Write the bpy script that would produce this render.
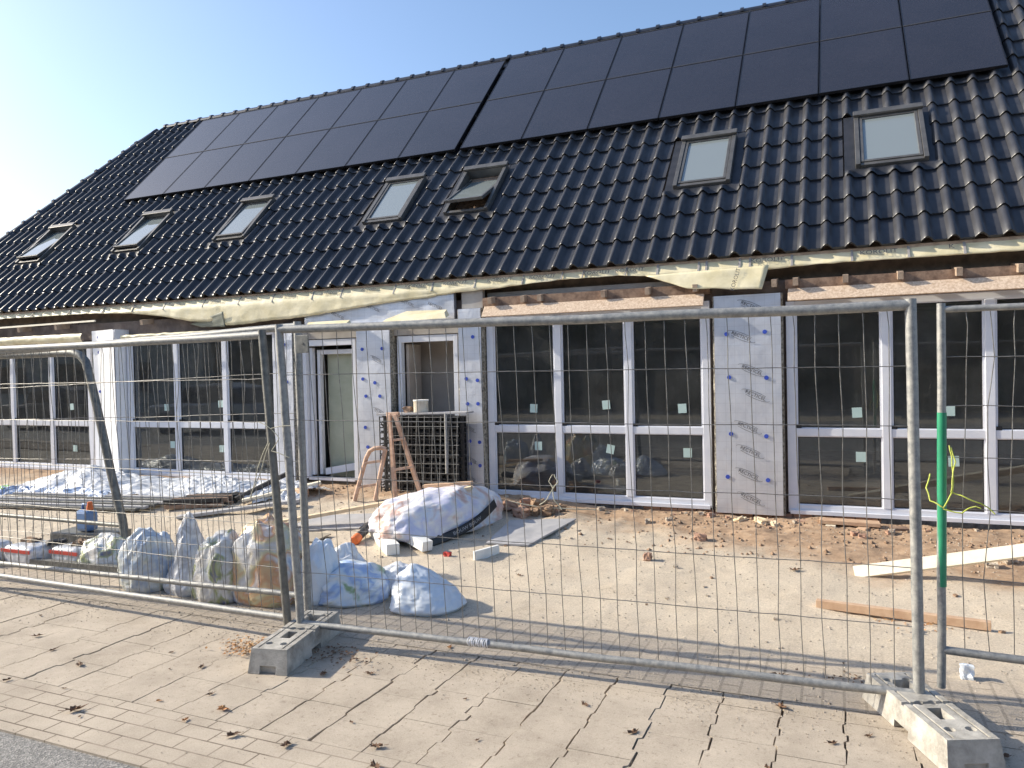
import bpy, bmesh, math, random
from mathutils import Vector, Matrix, noise
R = math.radians
rnd = random.Random(7)
for o in list(bpy.data.objects): bpy.data.objects.remove(o, do_unlink=True)
S = bpy.context.scene
C = S.collection

# ------------------------------------------------------------------ camera, sky, sun, exposure
yaw, roll, pitch, FPX, HC = .4094, .0216, -.0191, 756.32, 1.7
fw = Vector((-math.sin(yaw)*math.cos(pitch), math.cos(yaw)*math.cos(pitch), math.sin(pitch)))
rt = Vector((math.cos(yaw), math.sin(yaw), 0)); up = rt.cross(fw)
r2 = rt*math.cos(roll)-up*math.sin(roll); u2 = up*math.cos(roll)+rt*math.sin(roll)
cam = bpy.data.cameras.new('camera'); co = bpy.data.objects.new('camera', cam); C.objects.link(co)
M = Matrix((( r2.x, u2.x, -fw.x, 0), (r2.y, u2.y, -fw.y, 0), (r2.z, u2.z, -fw.z, HC), (0,0,0,1)))
co.matrix_world = M
cam.sensor_width = 36; cam.lens = FPX/1024*36; cam.clip_end = 5000; cam.clip_start = .05
S.camera = co

SUN_EL, SUN_DIR = 28.0, Vector((-1, -0.16, 0)).normalized()      # direction towards the sun in plan
w = bpy.data.worlds.new('World'); S.world = w; w.use_nodes = True
nt = w.node_tree; nt.nodes.clear()
sky = nt.nodes.new('ShaderNodeTexSky'); sky.sky_type = 'NISHITA'; sky.sun_disc = False
sky.sun_elevation = R(SUN_EL); sky.sun_rotation = math.atan2(SUN_DIR.x, SUN_DIR.y)
sky.air_density = 1.0; sky.dust_density = 1.7; sky.ozone_density = 3.0
bg = nt.nodes.new('ShaderNodeBackground'); bg.inputs[1].default_value = .148
wo = nt.nodes.new('ShaderNodeOutputWorld')
nt.links.new(sky.outputs[0], bg.inputs[0]); nt.links.new(bg.outputs[0], wo.inputs[0])
sl = bpy.data.lights.new('sun', 'SUN'); sl.energy = 4.3; sl.angle = R(.5); sl.color = (1, .905, .74)
so = bpy.data.objects.new('sun', sl); C.objects.link(so)
sd = Vector((SUN_DIR.x*math.cos(R(SUN_EL)), SUN_DIR.y*math.cos(R(SUN_EL)), math.sin(R(SUN_EL))))
so.rotation_euler = sd.to_track_quat('Z', 'Y').to_euler(); so.location = sd*60
S.view_settings.view_transform = 'Standard'; S.view_settings.look = 'None'
S.view_settings.exposure = 0.70; S.view_settings.gamma = 1
S.cycles.max_bounces = 6; S.cycles.transparent_max_bounces = 16

# ------------------------------------------------------------------ helpers
def tag(o, label=None, cat=None, group=None, kind=None):
    if label: o['label'] = label
    if cat: o['category'] = cat
    if group: o['group'] = group
    if kind: o['kind'] = kind
    return o
def empty(name, loc, label, cat, group=None, rz=0):
    o = bpy.data.objects.new(name, None); C.objects.link(o); o.location = loc; o.rotation_euler = (0,0,rz)
    o.empty_display_size = .1
    return tag(o, label, cat, group)
def rootloc(o):
    v = Vector((0,0,0))
    while o is not None: v = v + Vector(o.location); o = o.parent
    return v
class MB:
    def __init__(s): s.v = []; s.f = []; s.m = []; s.sm = []
    def add(s, vs, fs, mi=0, smooth=False):
        n = len(s.v); s.v.extend([tuple(p) for p in vs])
        for f in fs: s.f.append(tuple(i+n for i in f)); s.m.append(mi); s.sm.append(smooth)
    def box(s, a, b, mi=0):
        x0,y0,z0 = a; x1,y1,z1 = b
        s.add([(x0,y0,z0),(x1,y0,z0),(x1,y1,z0),(x0,y1,z0),(x0,y0,z1),(x1,y0,z1),(x1,y1,z1),(x0,y1,z1)],
              [(0,3,2,1),(4,5,6,7),(0,1,5,4),(1,2,6,5),(2,3,7,6),(3,0,4,7)], mi)
    def hexa(s, p, mi=0):       # 8 points, bottom ring then top ring (counter-clockwise)
        s.add(p, [(0,3,2,1),(4,5,6,7),(0,1,5,4),(1,2,6,5),(2,3,7,6),(3,0,4,7)], mi)
    def beam(s, a, b, wd, ht, mi=0, upv=(0,0,1), jit=0):   # a rectangular bar from a to b
        a, b = Vector(a), Vector(b); d = (b-a).normalized(); sd_ = d.cross(Vector(upv)).normalized(); u_ = sd_.cross(d)
        P = []
        for q in (a, b):
            for (i, j) in ((-1,-1),(1,-1),(1,1),(-1,1)): P.append(q+sd_*wd/2*i+u_*ht/2*j)
        s.add(P, [(0,1,2,3),(7,6,5,4),(0,4,5,1),(1,5,6,2),(2,6,7,3),(3,7,4,0)], mi)
    def tube(s, pts, r, n=8, mi=0, cap=True):
        pts = [Vector(p) for p in pts]; vs = []; fs = []
        rr = r if isinstance(r, (list, tuple)) else [r]*len(pts)
        pr = None
        for i, p in enumerate(pts):
            d = (pts[min(i+1, len(pts)-1)]-pts[max(i-1, 0)]).normalized()
            if pr is None:
                a = Vector((0,0,1)) if abs(d.z) < .9 else Vector((1,0,0)); x = d.cross(a).normalized()
            else: x = (pr-d*pr.dot(d)).normalized()
            pr = x; y = d.cross(x)
            for k in range(n):
                t = 2*math.pi*k/n; vs.append(p+(x*math.cos(t)+y*math.sin(t))*rr[i])
        for i in range(len(pts)-1):
            for k in range(n):
                k2 = (k+1) % n; fs.append((i*n+k, i*n+k2, (i+1)*n+k2, (i+1)*n+k))
        s.add(vs, fs, mi, True)
        if cap:
            m = len(pts)-1
            s.add([vs[k] for k in range(n)], [tuple(range(n-1,-1,-1))], mi); s.add([vs[m*n+k] for k in range(n)], [tuple(range(n))], mi)
    def grid(s, fn, nu, nv, mi=0, smooth=True):
        vs = [fn(i/nu, j/nv) for j in range(nv+1) for i in range(nu+1)]
        fs = [(j*(nu+1)+i, j*(nu+1)+i+1, (j+1)*(nu+1)+i+1, (j+1)*(nu+1)+i) for j in range(nv) for i in range(nu)]
        s.add(vs, fs, mi, smooth)
    def build(s, name, mats, parent=None, bevel=0, **kw):
        off = rootloc(parent) if parent is not None else Vector((0,0,0))
        me = bpy.data.meshes.new(name)
        me.from_pydata([(a-off.x, b-off.y, c-off.z) for a, b, c in s.v], [], s.f)
        if not isinstance(mats, (list, tuple)): mats = [mats]
        for m in mats: me.materials.append(m)
        me.polygons.foreach_set('material_index', s.m); me.polygons.foreach_set('use_smooth', s.sm)
        me.update()
        o = bpy.data.objects.new(name, me); C.objects.link(o)
        if parent is not None: o.parent = parent
        if bevel:
            b = o.modifiers.new('bevel', 'BEVEL'); b.width = bevel; b.segments = 2; b.limit_method = 'ANGLE'; b.angle_limit = R(40)
        return tag(o, **kw) if kw else o
def nz(x, y, z=0, s=1.0): return noise.noise(Vector((x*s, y*s, z*s)))
def fbm(x, y, z=0, s=1.0, o=4): return noise.fractal(Vector((x*s, y*s, z*s)), 1.0, 2.0, o)

# ------------------------------------------------------------------ materials
def mat(name): 
    m = bpy.data.materials.new(name); m.use_nodes = True; n = m.node_tree; n.nodes.clear()
    b = n.nodes.new('ShaderNodeBsdfPrincipled'); o = n.nodes.new('ShaderNodeOutputMaterial'); n.links.new(b.outputs[0], o.inputs[0])
    return m, n, b, o
def N(n, t, **kw):
    q = n.nodes.new(t)
    for k, v in kw.items(): setattr(q, k, v)
    return q
def noisetex(n, vec, scale, detail=4, rough=.6):
    t = N(n, 'ShaderNodeTexNoise'); t.inputs['Scale'].default_value = scale; t.inputs['Detail'].default_value = detail
    t.inputs['Roughness'].default_value = rough; n.links.new(vec, t.inputs['Vector']); return t.outputs['Fac']
def ramp(n, fac, stops):
    r = N(n, 'ShaderNodeValToRGB'); e = r.color_ramp.elements
    while len(e) < len(stops): e.new(.5)
    for q, (p, c) in zip(e, stops): q.position = p; q.color = (*c, 1) if len(c) == 3 else c
    n.links.new(fac, r.inputs[0]); return r.outputs[0]
def mix(n, fac, a, b, mode='MIX'):
    q = N(n, 'ShaderNodeMix', data_type='RGBA', blend_type=mode)
    for sck, v in ((q.inputs[0], fac), (q.inputs[6], a), (q.inputs[7], b)):
        if isinstance(v, (int, float)): sck.default_value = v
        elif isinstance(v, tuple): sck.default_value = (*v, 1)
        else: n.links.new(v, sck)
    return q.outputs[2]
def bump(n, b, h, strength=.4, dist=.01):
    q = N(n, 'ShaderNodeBump'); q.inputs['Strength'].default_value = strength; q.inputs['Distance'].default_value = dist
    n.links.new(h, q.inputs['Height']); n.links.new(q.outputs[0], b.inputs['Normal'])
def pos(n, world=False):
    if world: return N(n, 'ShaderNodeNewGeometry').outputs['Position']
    return N(n, 'ShaderNodeTexCoord').outputs['Object']
def simple(name, c1, c2=None, scale=6, rough=.6, metal=0, bmp=.0, bscale=60, ior=None, detail=5, lo=.35, hi=.65, bdist=.004):
    m, n, b, o = mat(name); v = pos(n)
    f = noisetex(n, v, scale, detail)
    n.links.new(ramp(n, f, [(lo, c1), (hi, c2 or c1)]), b.inputs['Base Color'])
    b.inputs['Roughness'].default_value = rough; b.inputs['Metallic'].default_value = metal
    if ior: b.inputs['IOR'].default_value = ior
    if bmp: bump(n, b, noisetex(n, v, bscale, 4), bmp, bdist)
    return m
MT = {}
MT['tile'] = simple('glazed_tile', (.024,.025,.031), (.050,.050,.055), 4.2, .38, ior=1.5, bmp=.15, bscale=25, detail=7, lo=.3, hi=.7)
MT['ridge'] = simple('ridge_tile', (.022,.026,.040), (.035,.04,.055), 4, .35)
m, n, b, o = mat('solar_cells'); v = pos(n, True)
f = noisetex(n, v, 1.2, 3)
n.links.new(ramp(n, f, [(.3,(.019,.017,.020)), (.7,(.026,.023,.027))]), b.inputs['Base Color'])
b.inputs['Roughness'].default_value = .22; b.inputs['IOR'].default_value = 1.75
f2 = noisetex(n, v, 60, 2); n.links.new(ramp(n, f2, [(.3,(.2,.2,.2)), (.7,(.3,.3,.3))]), b.inputs['Roughness'])
MT['pv'] = m
MT['pvframe'] = simple('black_aluminium', (.03,.03,.035), None, 3, .35, metal=.6)
MT['rwframe'] = simple('grey_brown_aluminium', (.095,.093,.09), (.14,.135,.13), 8, .45, metal=.3)
MT['flash'] = simple('dark_flashing', (.018,.02,.026), (.032,.033,.04), 8, .5, bmp=.3, bscale=20)
m, n, b, o = mat('roof_glass'); b.inputs['Base Color'].default_value = (.22,.25,.25,1); b.inputs['Roughness'].default_value = .04; b.inputs['IOR'].default_value = 2.3
MT['rglass'] = m
m, n, b, o = mat('window_glass'); n.nodes.remove(b)
tr = N(n, 'ShaderNodeBsdfTransparent'); tr.inputs[0].default_value = (.72,.76,.74,1)
gl = N(n, 'ShaderNodeBsdfGlossy'); gl.inputs['Roughness'].default_value = .02; gl.inputs[0].default_value = (.9,.95,.97,1)
vb = pos(n, True); bb = N(n, 'ShaderNodeBump'); bb.inputs['Strength'].default_value = .25; bb.inputs['Distance'].default_value = .004; n.links.new(noisetex(n, vb, 1.6, 1), bb.inputs['Height']); n.links.new(bb.outputs[0], gl.inputs['Normal'])
fr = N(n, 'ShaderNodeFresnel'); fr.inputs[0].default_value = 1.95
ms = N(n, 'ShaderNodeMixShader'); n.links.new(fr.outputs[0], ms.inputs[0]); df = N(n, 'ShaderNodeBsdfDiffuse'); df.inputs[0].default_value = (.43,.44,.44,1); m2 = N(n, 'ShaderNodeMixShader')
vv = pos(n, True); fd = noisetex(n, vv, 2.5, 6, .7); rp = ramp(n, fd, [(.35,(.05,.05,.05)), (.7,(.13,.13,.13))]); n.links.new(rp, m2.inputs[0])
n.links.new(tr.outputs[0], m2.inputs[1]); n.links.new(df.outputs[0], m2.inputs[2])
n.links.new(m2.outputs[0], ms.inputs[1]); n.links.new(gl.outputs[0], ms.inputs[2]); n.links.new(ms.outputs[0], o.inputs[0])
MT['glass'] = m
MT['upvc'] = simple('white_frame', (.66,.68,.74), (.74,.75,.79), 5, .35, bmp=.05)
MT['gasket'] = simple('black_rubber', (.02,.02,.022), None, 5, .6)
MT['sticker'] = simple('pale_green_sticker', (.42,.56,.53), (.48,.61,.58), 9, .6)
m, n, b, o = mat('foil_insulation'); v = pos(n, True)
br = N(n, 'ShaderNodeTexBrick'); br.offset = 0; br.inputs['Scale'].default_value = 1; br.inputs['Mortar Size'].default_value = .0025
br.inputs['Brick Width'].default_value = .1; br.inputs['Row Height'].default_value = .1
br.inputs['Color1'].default_value = br.inputs['Color2'].default_value = (.66,.68,.74,1); br.inputs['Mortar'].default_value = (.50,.51,.56,1)
mp = N(n, 'ShaderNodeMapping'); mp.inputs['Rotation'].default_value = (R(90), 0, 0); n.links.new(v, mp.inputs[0]); n.links.new(mp.outputs[0], br.inputs['Vector'])
f = noisetex(n, v, 5, 4)
n.links.new(mix(n, .5, br.outputs[0], ramp(n, f, [(.3,(.55,.57,.62)), (.7,(.78,.79,.83))])), b.inputs['Base Color'])
b.inputs['Metallic'].default_value = .55; b.inputs['Roughness'].default_value = .42
bump(n, b, noisetex(n, v, 14, 4), .35, .01); MT['foil'] = m
MT['foil_glare'] = simple('glare_whitened_foil', (.80,.81,.84), (.88,.88,.89), 4, .45, bmp=.3, bscale=12, bdist=.01)  # same foil, whitened to paint in the sun glare it reflects
MT['foam_edge'] = simple('ragged_foam_edge', (.14,.125,.10), (.5,.46,.38), 34, .9, bmp=1, bscale=60, bdist=.02)
MT['disc'] = simple('blue_plastic_disc', (.03,.07,.42), (.05,.10,.5), 8, .4)
MT['print'] = simple('black_print', (.07,.07,.08), None, 5, .7)
MT['memb'] = simple('cream_membrane', (.66,.58,.36), (.80,.72,.50), 5, .55, bmp=.35, bscale=6, bdist=.02)
MT['memb_in'] = simple('membrane_underside', (.20,.21,.17), (.27,.28,.22), 5, .7)
MT['strip'] = simple('grey_tape', (.33,.31,.30), None, 5, .6)
MT['osb'] = simple('osb_board', (.46,.33,.23), (.70,.56,.43), 45, .8, bmp=.3, bscale=50, detail=8)
MT['wood'] = simple('old_wood', (.16,.10,.07), (.34,.23,.16), 14, .85, bmp=.4)
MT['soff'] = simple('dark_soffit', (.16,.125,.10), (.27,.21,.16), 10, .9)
MT['rafterw'] = simple('rafter_wood', (.30,.22,.16), (.46,.35,.26), 14, .85, bmp=.4)
MT['pinewood'] = simple('fresh_pine', (.62,.48,.31), (.75,.61,.42), 10, .7, bmp=.2)
MT['palewood'] = simple('pale_plank', (.78,.70,.54), (.86,.79,.64), 10, .7, bmp=.2)
MT['brownwood'] = simple('brown_timber', (.47,.30,.19), (.60,.42,.28), 12, .8, bmp=.3)
MT['rustwood'] = simple('trestle_orange_brown', (.46,.28,.19), (.66,.46,.34), 14, .7, bmp=.3)
MT['wall'] = simple('old_plaster', (.33,.30,.27), (.46,.43,.39), 3, .9, bmp=.4, bscale=20)
MT['brownwall'] = simple('rough_wall', (.13,.10,.085), (.24,.19,.16), 6, .9, bmp=.5, bscale=20)
MT['pwall'] = simple('pale_brown_plaster', (.42,.36,.31), (.52,.46,.40), 3, .9)
MT['inner'] = simple('inner_plaster', (.30,.28,.26), (.40,.38,.35), 2, .9)
MT['innerfloor'] = simple('inner_floor', (.18,.15,.12), (.28,.24,.19), 5, .9, bmp=.4)
MT['board_green'] = simple('grey_green_board', (.36,.385,.29), (.44,.46,.36), 4, .6)
MT['brick'] = simple('plinth_brick', (.33,.19,.13), (.50,.32,.23), 12, .9, bmp=.6)
MT['dpm'] = simple('black_membrane', (.012,.012,.014), (.03,.03,.03), 7, .45, bmp=.8, bscale=20, bdist=.02)
m, n, b, o = mat('galvanised_steel'); v = pos(n, True)
f = noisetex(n, v, 28, 5, .7)
n.links.new(ramp(n, f, [(.3,(.19,.20,.205)), (.5,(.31,.31,.30)), (.72,(.45,.44,.41))]), b.inputs['Base Color'])
b.inputs['Metallic'].default_value = .4; n.links.new(ramp(n, f, [(.3,(.5,)*3), (.7,(.72,)*3)]), b.inputs['Roughness'])
bump(n, b, noisetex(n, v, 90, 3), .25, .003); MT['galv'] = m
MT['galvdark'] = simple('weathered_steel', (.13,.135,.13), (.24,.235,.215), 22, .55, metal=.5, bmp=.3)
MT['wire'] = simple('galvanised_wire', (.16,.155,.15), (.30,.29,.27), 30, .42, metal=.6)
MT['green'] = simple('green_paint', (.02,.23,.12), (.035,.30,.16), 8, .4, bmp=.1)
MT['conc'] = simple('concrete_block', (.22,.205,.18), (.50,.475,.425), 11, .92, bmp=.9, bscale=110, detail=12, lo=.3, hi=.62)
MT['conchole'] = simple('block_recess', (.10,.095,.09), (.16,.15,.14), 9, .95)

# sandy ground: klinker paving shows through near the kerb, soil near the house
m, n, b, o = mat('sandy_ground'); v = pos(n, True)
sx = N(n, 'ShaderNodeSeparateXYZ'); n.links.new(v, sx.inputs[0])
f1 = noisetex(n, v, 2.2, 6, .65); f2 = noisetex(n, v, 80, 5, .85); f3 = noisetex(n, v, 9, 6, .7)
sand = mix(n, .5, ramp(n, f1, [(.25,(.38,.30,.21)), (.42,(.56,.47,.355)), (.7,(.68,.59,.46))]), ramp(n, f2, [(.33,(.10,.08,.06)), (.43,(.44,.365,.275)), (.54,(.66,.56,.43)), (.68,(.90,.80,.64))]))
bk = N(n, 'ShaderNodeTexBrick'); bk.inputs['Scale'].default_value = 1; bk.inputs['Brick Width'].default_value = .2; bk.inputs['Row Height'].default_value = .1; bk.inputs['Mortar Size'].default_value = .009
bk.inputs['Mortar Smooth'].default_value = .4
bk.inputs['Color1'].default_value = (.56,.47,.365,1); bk.inputs['Color2'].default_value = (.46,.385,.30,1); bk.inputs['Mortar'].default_value = (.15,.125,.10,1)
mpg = N(n, 'ShaderNodeMapping'); mpg.inputs['Rotation'].default_value = (0,0,R(90)); n.links.new(v, mpg.inputs[0])
n.links.new(mpg.outputs[0], bk.inputs['Vector'])
klk = mix(n, .62, bk.outputs[0], ramp(n, f2, [(.3,(.22,.185,.145)), (.7,(.72,.61,.48))]))
def rng(val, a, b_):
    q = N(n, 'ShaderNodeMapRange'); q.inputs[1].default_value = a; q.inputs[2].default_value = b_; n.links.new(val, q.inputs[0]); return q.outputs[0]
def mth(op, a, b_):
    q = N(n, 'ShaderNodeMath', operation=op)
    for i, x in enumerate((a, b_)):
        if isinstance(x, (int, float)): q.inputs[i].default_value = x
        else: n.links.new(x, q.inputs[i])
    return q.outputs[0]
ymask = rng(mth('ADD', sx.outputs[1], mth('MULTIPLY', f3, .9)), 4.95, 5.35)
smask = rng(mth('ADD', mth('ADD', sx.outputs[1], mth('MULTIPLY', f1, 1.6)), rng(sx.outputs[0], -2.2, .2)), 8.0, 8.55)
soil = ramp(n, f3, [(.3,(.19,.11,.06)), (.55,(.43,.275,.165)), (.8,(.58,.44,.30))])
col = mix(n, ymask, klk, sand); smask2 = mth('MULTIPLY', smask, .85); col = mix(n, smask2, col, soil)
n.links.new(col, b.inputs['Base Color']); b.inputs['Roughness'].default_value = .95
hb = mth('ADD', mth('MULTIPLY', f2, 1.0), mth('MULTIPLY', noisetex(n, v, 160, 3), .6)); bump(n, b, hb, .55, .012); MT['sand'] = m
MT['farsand'] = simple('dusty_ground', (.34,.29,.22), (.42,.36,.28), .5, .95)

m, n, b, o = mat('paving_slab'); v = pos(n, True)
f1 = noisetex(n, v, 3.0, 6, .6); f2 = noisetex(n, v, 150, 4, .85); f3 = noisetex(n, v, 14, 4)
c = mix(n, .45, ramp(n, f1, [(.28,(.26,.215,.16)), (.5,(.43,.365,.285)), (.72,(.57,.49,.385))]), ramp(n, f2, [(.30,(.15,.12,.09)), (.42,(.42,.35,.275)), (.58,(.53,.45,.36)), (.75,(.76,.67,.55))]))
c = mix(n, mth('MULTIPLY', rng(f3, .55, .75), .35), c, (.60,.52,.40))
f5 = noisetex(n, v, 26, 6, .75); c = mix(n, mth('MULTIPLY', rng(f5, .56, .70), .75), c, (.20,.155,.11))
n.links.new(c, b.inputs['Base Color']); b.inputs['Roughness'].default_value = .93; bump(n, b, f2, .6, .004); MT['slab'] = m
MT['joint'] = simple('joint_dirt', (.13,.10,.075), (.30,.24,.18), 12, .95, bmp=.8)
m, n, b, o = mat('kerb_bricks'); v = pos(n, True)
bk = N(n, 'ShaderNodeTexBrick'); bk.inputs['Scale'].default_value = 1; bk.inputs['Brick Width'].default_value = .21; bk.inputs['Row Height'].default_value = .105; bk.inputs['Mortar Size'].default_value = .0045
bk.inputs['Color1'].default_value = (.40,.33,.255,1); bk.inputs['Color2'].default_value = (.46,.385,.30,1); bk.inputs['Mortar'].default_value = (.29,.235,.175,1)
n.links.new(v, bk.inputs['Vector']); f2 = noisetex(n, v, 150, 4, .85); f1 = noisetex(n, v, 2.5, 5)
nm_ = noisetex(n, v, 1.7, 4)
cb = mix(n, .45, ramp(n, f1, [(.28,(.26,.215,.16)), (.5,(.43,.365,.285)), (.72,(.57,.49,.385))]), ramp(n, f2, [(.30,(.15,.12,.09)), (.42,(.42,.35,.275)), (.58,(.53,.45,.36)), (.75,(.76,.67,.55))]))
jm = mth('MULTIPLY', bk.outputs['Fac'], rng(nm_, .36, .56))
c = mix(n, jm, cb, (.16,.125,.09))
n.links.new(c, b.inputs['Base Color']); b.inputs['Roughness'].default_value = .95; bump(n, b, f2, .6, .004); MT['kerbb'] = m
m, n, b, o = mat('asphalt'); v = pos(n, True)
vo = N(n, 'ShaderNodeTexVoronoi'); vo.inputs['Scale'].default_value = 110; n.links.new(v, vo.inputs['Vector'])
f1 = noisetex(n, v, 110, 4, .8)
n.links.new(mix(n, .5, ramp(n, vo.outputs['Color'], [(.15,(.07,.07,.072)), (.5,(.21,.205,.195)), (.85,(.50,.47,.43))]), ramp(n, f1, [(.35,(.09,.088,.085)), (.7,(.36,.34,.31))])), b.inputs['Base Color'])
b.inputs['Roughness'].default_value = .9; bump(n, b, vo.outputs['Distance'], .6, .006); MT['asphalt'] = m
MT['pebble'] = simple('pebbles', (.22,.175,.13), (.62,.54,.44), 40, .9)
MT['clod'] = simple('brown_clods', (.17,.105,.065), (.42,.29,.19), 25, .95, bmp=.8, bscale=90)
MT['leaf'] = simple('dry_leaf', (.10,.055,.03), (.24,.13,.07), 20, .8)
MT['leafo'] = simple('orange_leaf', (.38,.16,.06), (.50,.30,.12), 20, .8)
def bagmat(name, cols, scale=4, rough=.33, warp=1.2, trans=.0):
    m, n, b, o = mat(name); v = pos(n)
    f = N(n, 'ShaderNodeTexNoise'); f.inputs['Scale'].default_value = scale; f.inputs['Detail'].default_value = 3; f.inputs['Distortion'].default_value = warp
    n.links.new(v, f.inputs['Vector'])
    k = len(cols); n.links.new(ramp(n, f.outputs['Fac'], [(.28+.44*i/max(1,k-1), c) for i, c in enumerate(cols)]), b.inputs['Base Color'])
    b.inputs['Roughness'].default_value = rough; b.inputs['IOR'].default_value = 1.5
    b.inputs['Subsurface Weight'].default_value = .35; b.inputs['Subsurface Scale'].default_value = .05; b.inputs['Subsurface Radius'].default_value = (1,.9,.8)
    
    wv = N(n, 'ShaderNodeTexNoise'); wv.noise_type = 'RIDGED_MULTIFRACTAL'; wv.inputs['Scale'].default_value = 9; wv.inputs['Detail'].default_value = 5; wv.inputs['Distortion'].default_value = .6
    n.links.new(v, wv.inputs['Vector']); bump(n, b, wv.outputs['Fac'], .8, .012); return m
MT['bag_blue'] = bagmat('pale_blue_bag', [(.62,.69,.78),(.74,.79,.84),(.66,.72,.79),(.76,.80,.83)])
MT['bag_green'] = bagmat('printed_blue_bag', [(.74,.77,.78),(.50,.60,.74),(.34,.46,.70),(.62,.70,.78),(.76,.78,.78),(.30,.42,.24)], 5)
MT['bag_clear'] = bagmat('clear_bag_blue', [(.62,.66,.66),(.42,.50,.62),(.70,.72,.70),(.46,.50,.40)], 5, .25)
MT['bag_clear2'] = bagmat('clear_bag_grey', [(.66,.67,.69),(.46,.48,.52),(.75,.76,.78),(.40,.42,.45)], 5, .25)
MT['bag_clear3'] = bagmat('clear_bag_mixed', [(.74,.74,.74),(.60,.58,.54),(.70,.71,.72),(.36,.40,.20),(.15,.16,.3)], 4.5, .25)
MT['bag_clear4'] = bagmat('clear_bag_orange', [(.70,.71,.72),(.62,.60,.58),(.66,.60,.38),(.66,.38,.22),(.72,.73,.74),(.16,.22,.5)], 3.2, .25)
MT['bag_rubble'] = bagmat('white_sack', [(.80,.79,.80),(.62,.62,.76),(.82,.80,.79),(.64,.42,.34),(.80,.79,.80)], 2.6, .45)
MT['tarp'] = bagmat('white_sheeting', [(.82,.83,.85),(.72,.75,.80),(.85,.85,.86)], 3, .4)
MT['tarpblue'] = bagmat('blue_sheeting', [(.24,.36,.60),(.36,.48,.70),(.30,.40,.62)], 5, .4)
MT['white'] = simple('white_block', (.76,.76,.72), (.84,.83,.79), 9, .7, bmp=.2)
MT['greysheet'] = simple('grey_sheet', (.36,.355,.36), (.46,.45,.45), 5, .7, bmp=.2)
MT['black'] = simple('black_plastic', (.018,.018,.02), (.035,.035,.037), 9, .5)
MT['orange'] = simple('orange_plastic', (.62,.13,.03), (.72,.18,.05), 8, .5)
MT['redp'] = simple('red_paint', (.45,.03,.02), (.55,.06,.04), 8, .5)
MT['bluep'] = simple('blue_plastic', (.10,.19,.38), (.14,.24,.44), 8, .4)
MT['lime'] = simple('lime_plastic', (.12,.36,.03), (.18,.45,.05), 8, .5)
MT['rope'] = simple('yellow_green_cord', (.45,.52,.06), (.66,.70,.18), 40, .7)
MT['ropegrey'] = simple('frayed_grey_cord', (.42,.40,.30), (.60,.57,.44), 40, .8)
MT['shaft'] = simple('white_lining', (.55,.56,.55), None, 5, .8)
MT['barw'] = simple('dull_zinc', (.24,.24,.23), (.38,.37,.35), 20, .6)
MT['crate'] = simple('black_crate', (.022,.022,.024), (.045,.043,.04), 16, .6)
MT['tin'] = simple('paint_tin', (.45,.38,.28), (.66,.60,.50), 9, .5)

# ------------------------------------------------------------------ terrain
def sm(t): t = min(1, max(0, t)); return t*t*(3-2*t)
def g0(x, y): return (.12+.12*sm((-x-1.5)/3))*sm((min(y, 8.2)-5.2)/3.0)
def gh(x, y):
    a = sm((y-4.3)/1.5); c = sm((y-6.3)/1.2)
    return g0(x, y)+.016*a*fbm(x, y, 3, 1.7)+.030*c*fbm(x, y, 9, 3.2)+.007*fbm(x, y, 1, 12)*sm((y-4)/.4)-.02*a*(sm(1-abs(y-5.55-.12*x*.5+.15*nz(x,0,2,.8))/.11)+sm(1-abs(y-6.9-.04*x+.15*nz(x,5,2,.8))/.12))
mb = MB()
GX0, GX1, GY0, GY1 = -15.5, 6.0, 4.0, 8.5
mb.grid(lambda a, c: (GX0+(GX1-GX0)*a, GY0+(GY1-GY0)*c, gh(GX0+(GX1-GX0)*a, GY0+(GY1-GY0)*c)+.002), 500, 120)
tag(mb.build('sandy_yard', MT['sand']), kind='structure')
mb = MB(); mb.add([(-1500,-1500,-.045),(1500,-1500,-.045),(1500,1500,-.045),(-1500,1500,-.045)], [(0,1,2,3)])
tag(mb.build('ground', MT['farsand']), kind='structure')
mb = MB(); mb.add([(-120,-7.5,-.012),(120,-7.5,-.012),(120,2.36,-.012),(-120,2.36,-.012)], [(0,1,2,3)])
tag(mb.build('road', MT['asphalt']), kind='structure')
mb = MB(); mb.box((-30,2.352,-.04),(20,2.80,-.002)); tag(mb.build('kerb_paving', MT['kerbb']), kind='structure')
mb = MB(); mb.add([(-30,2.80,-.020),(20,2.80,-.020),(20,4.02,-.020),(-30,4.02,-.020)], [(0,1,2,3)])
tag(mb.build('paving_bed', MT['joint']), kind='structure')
# paving slabs: individual outlines with a stepped joint between the columns
mb = MB(); PW = .286; k0, k1 = -50, 28
lines = {}
for k in range(k0, k1+1):
    xb = -1.425+PW*k; pts = []; y = 2.80; sx_ = rnd.uniform(-.004,.004); lean = 0
    while y < 4.05:
        pts.append((y, sx_)); y2 = y+rnd.uniform(.05,.15); pts.append((min(y2,4.05), sx_+rnd.uniform(-.004,.004)))
        sx_ = -sx_*rnd.uniform(.4,1.2)+rnd.choice((-1,1))*rnd.uniform(.002,.009); y = y2+.012
    pts = [(yy, max(-.019, min(.019, s_))) for yy, s_ in pts]
    wide = rnd.choice((.002,.003,.005,.006,.004))
    lines[k] = (xb, pts, wide)
def jx(k, y):
    xb, pts, _ = lines[k]
    for (ya, sa), (yb, sb) in zip(pts, pts[1:]):
        if ya <= y <= yb: return xb+sa+(sb-sa)*(y-ya)/max(1e-6, yb-ya)
    return xb+pts[-1][1]
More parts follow.
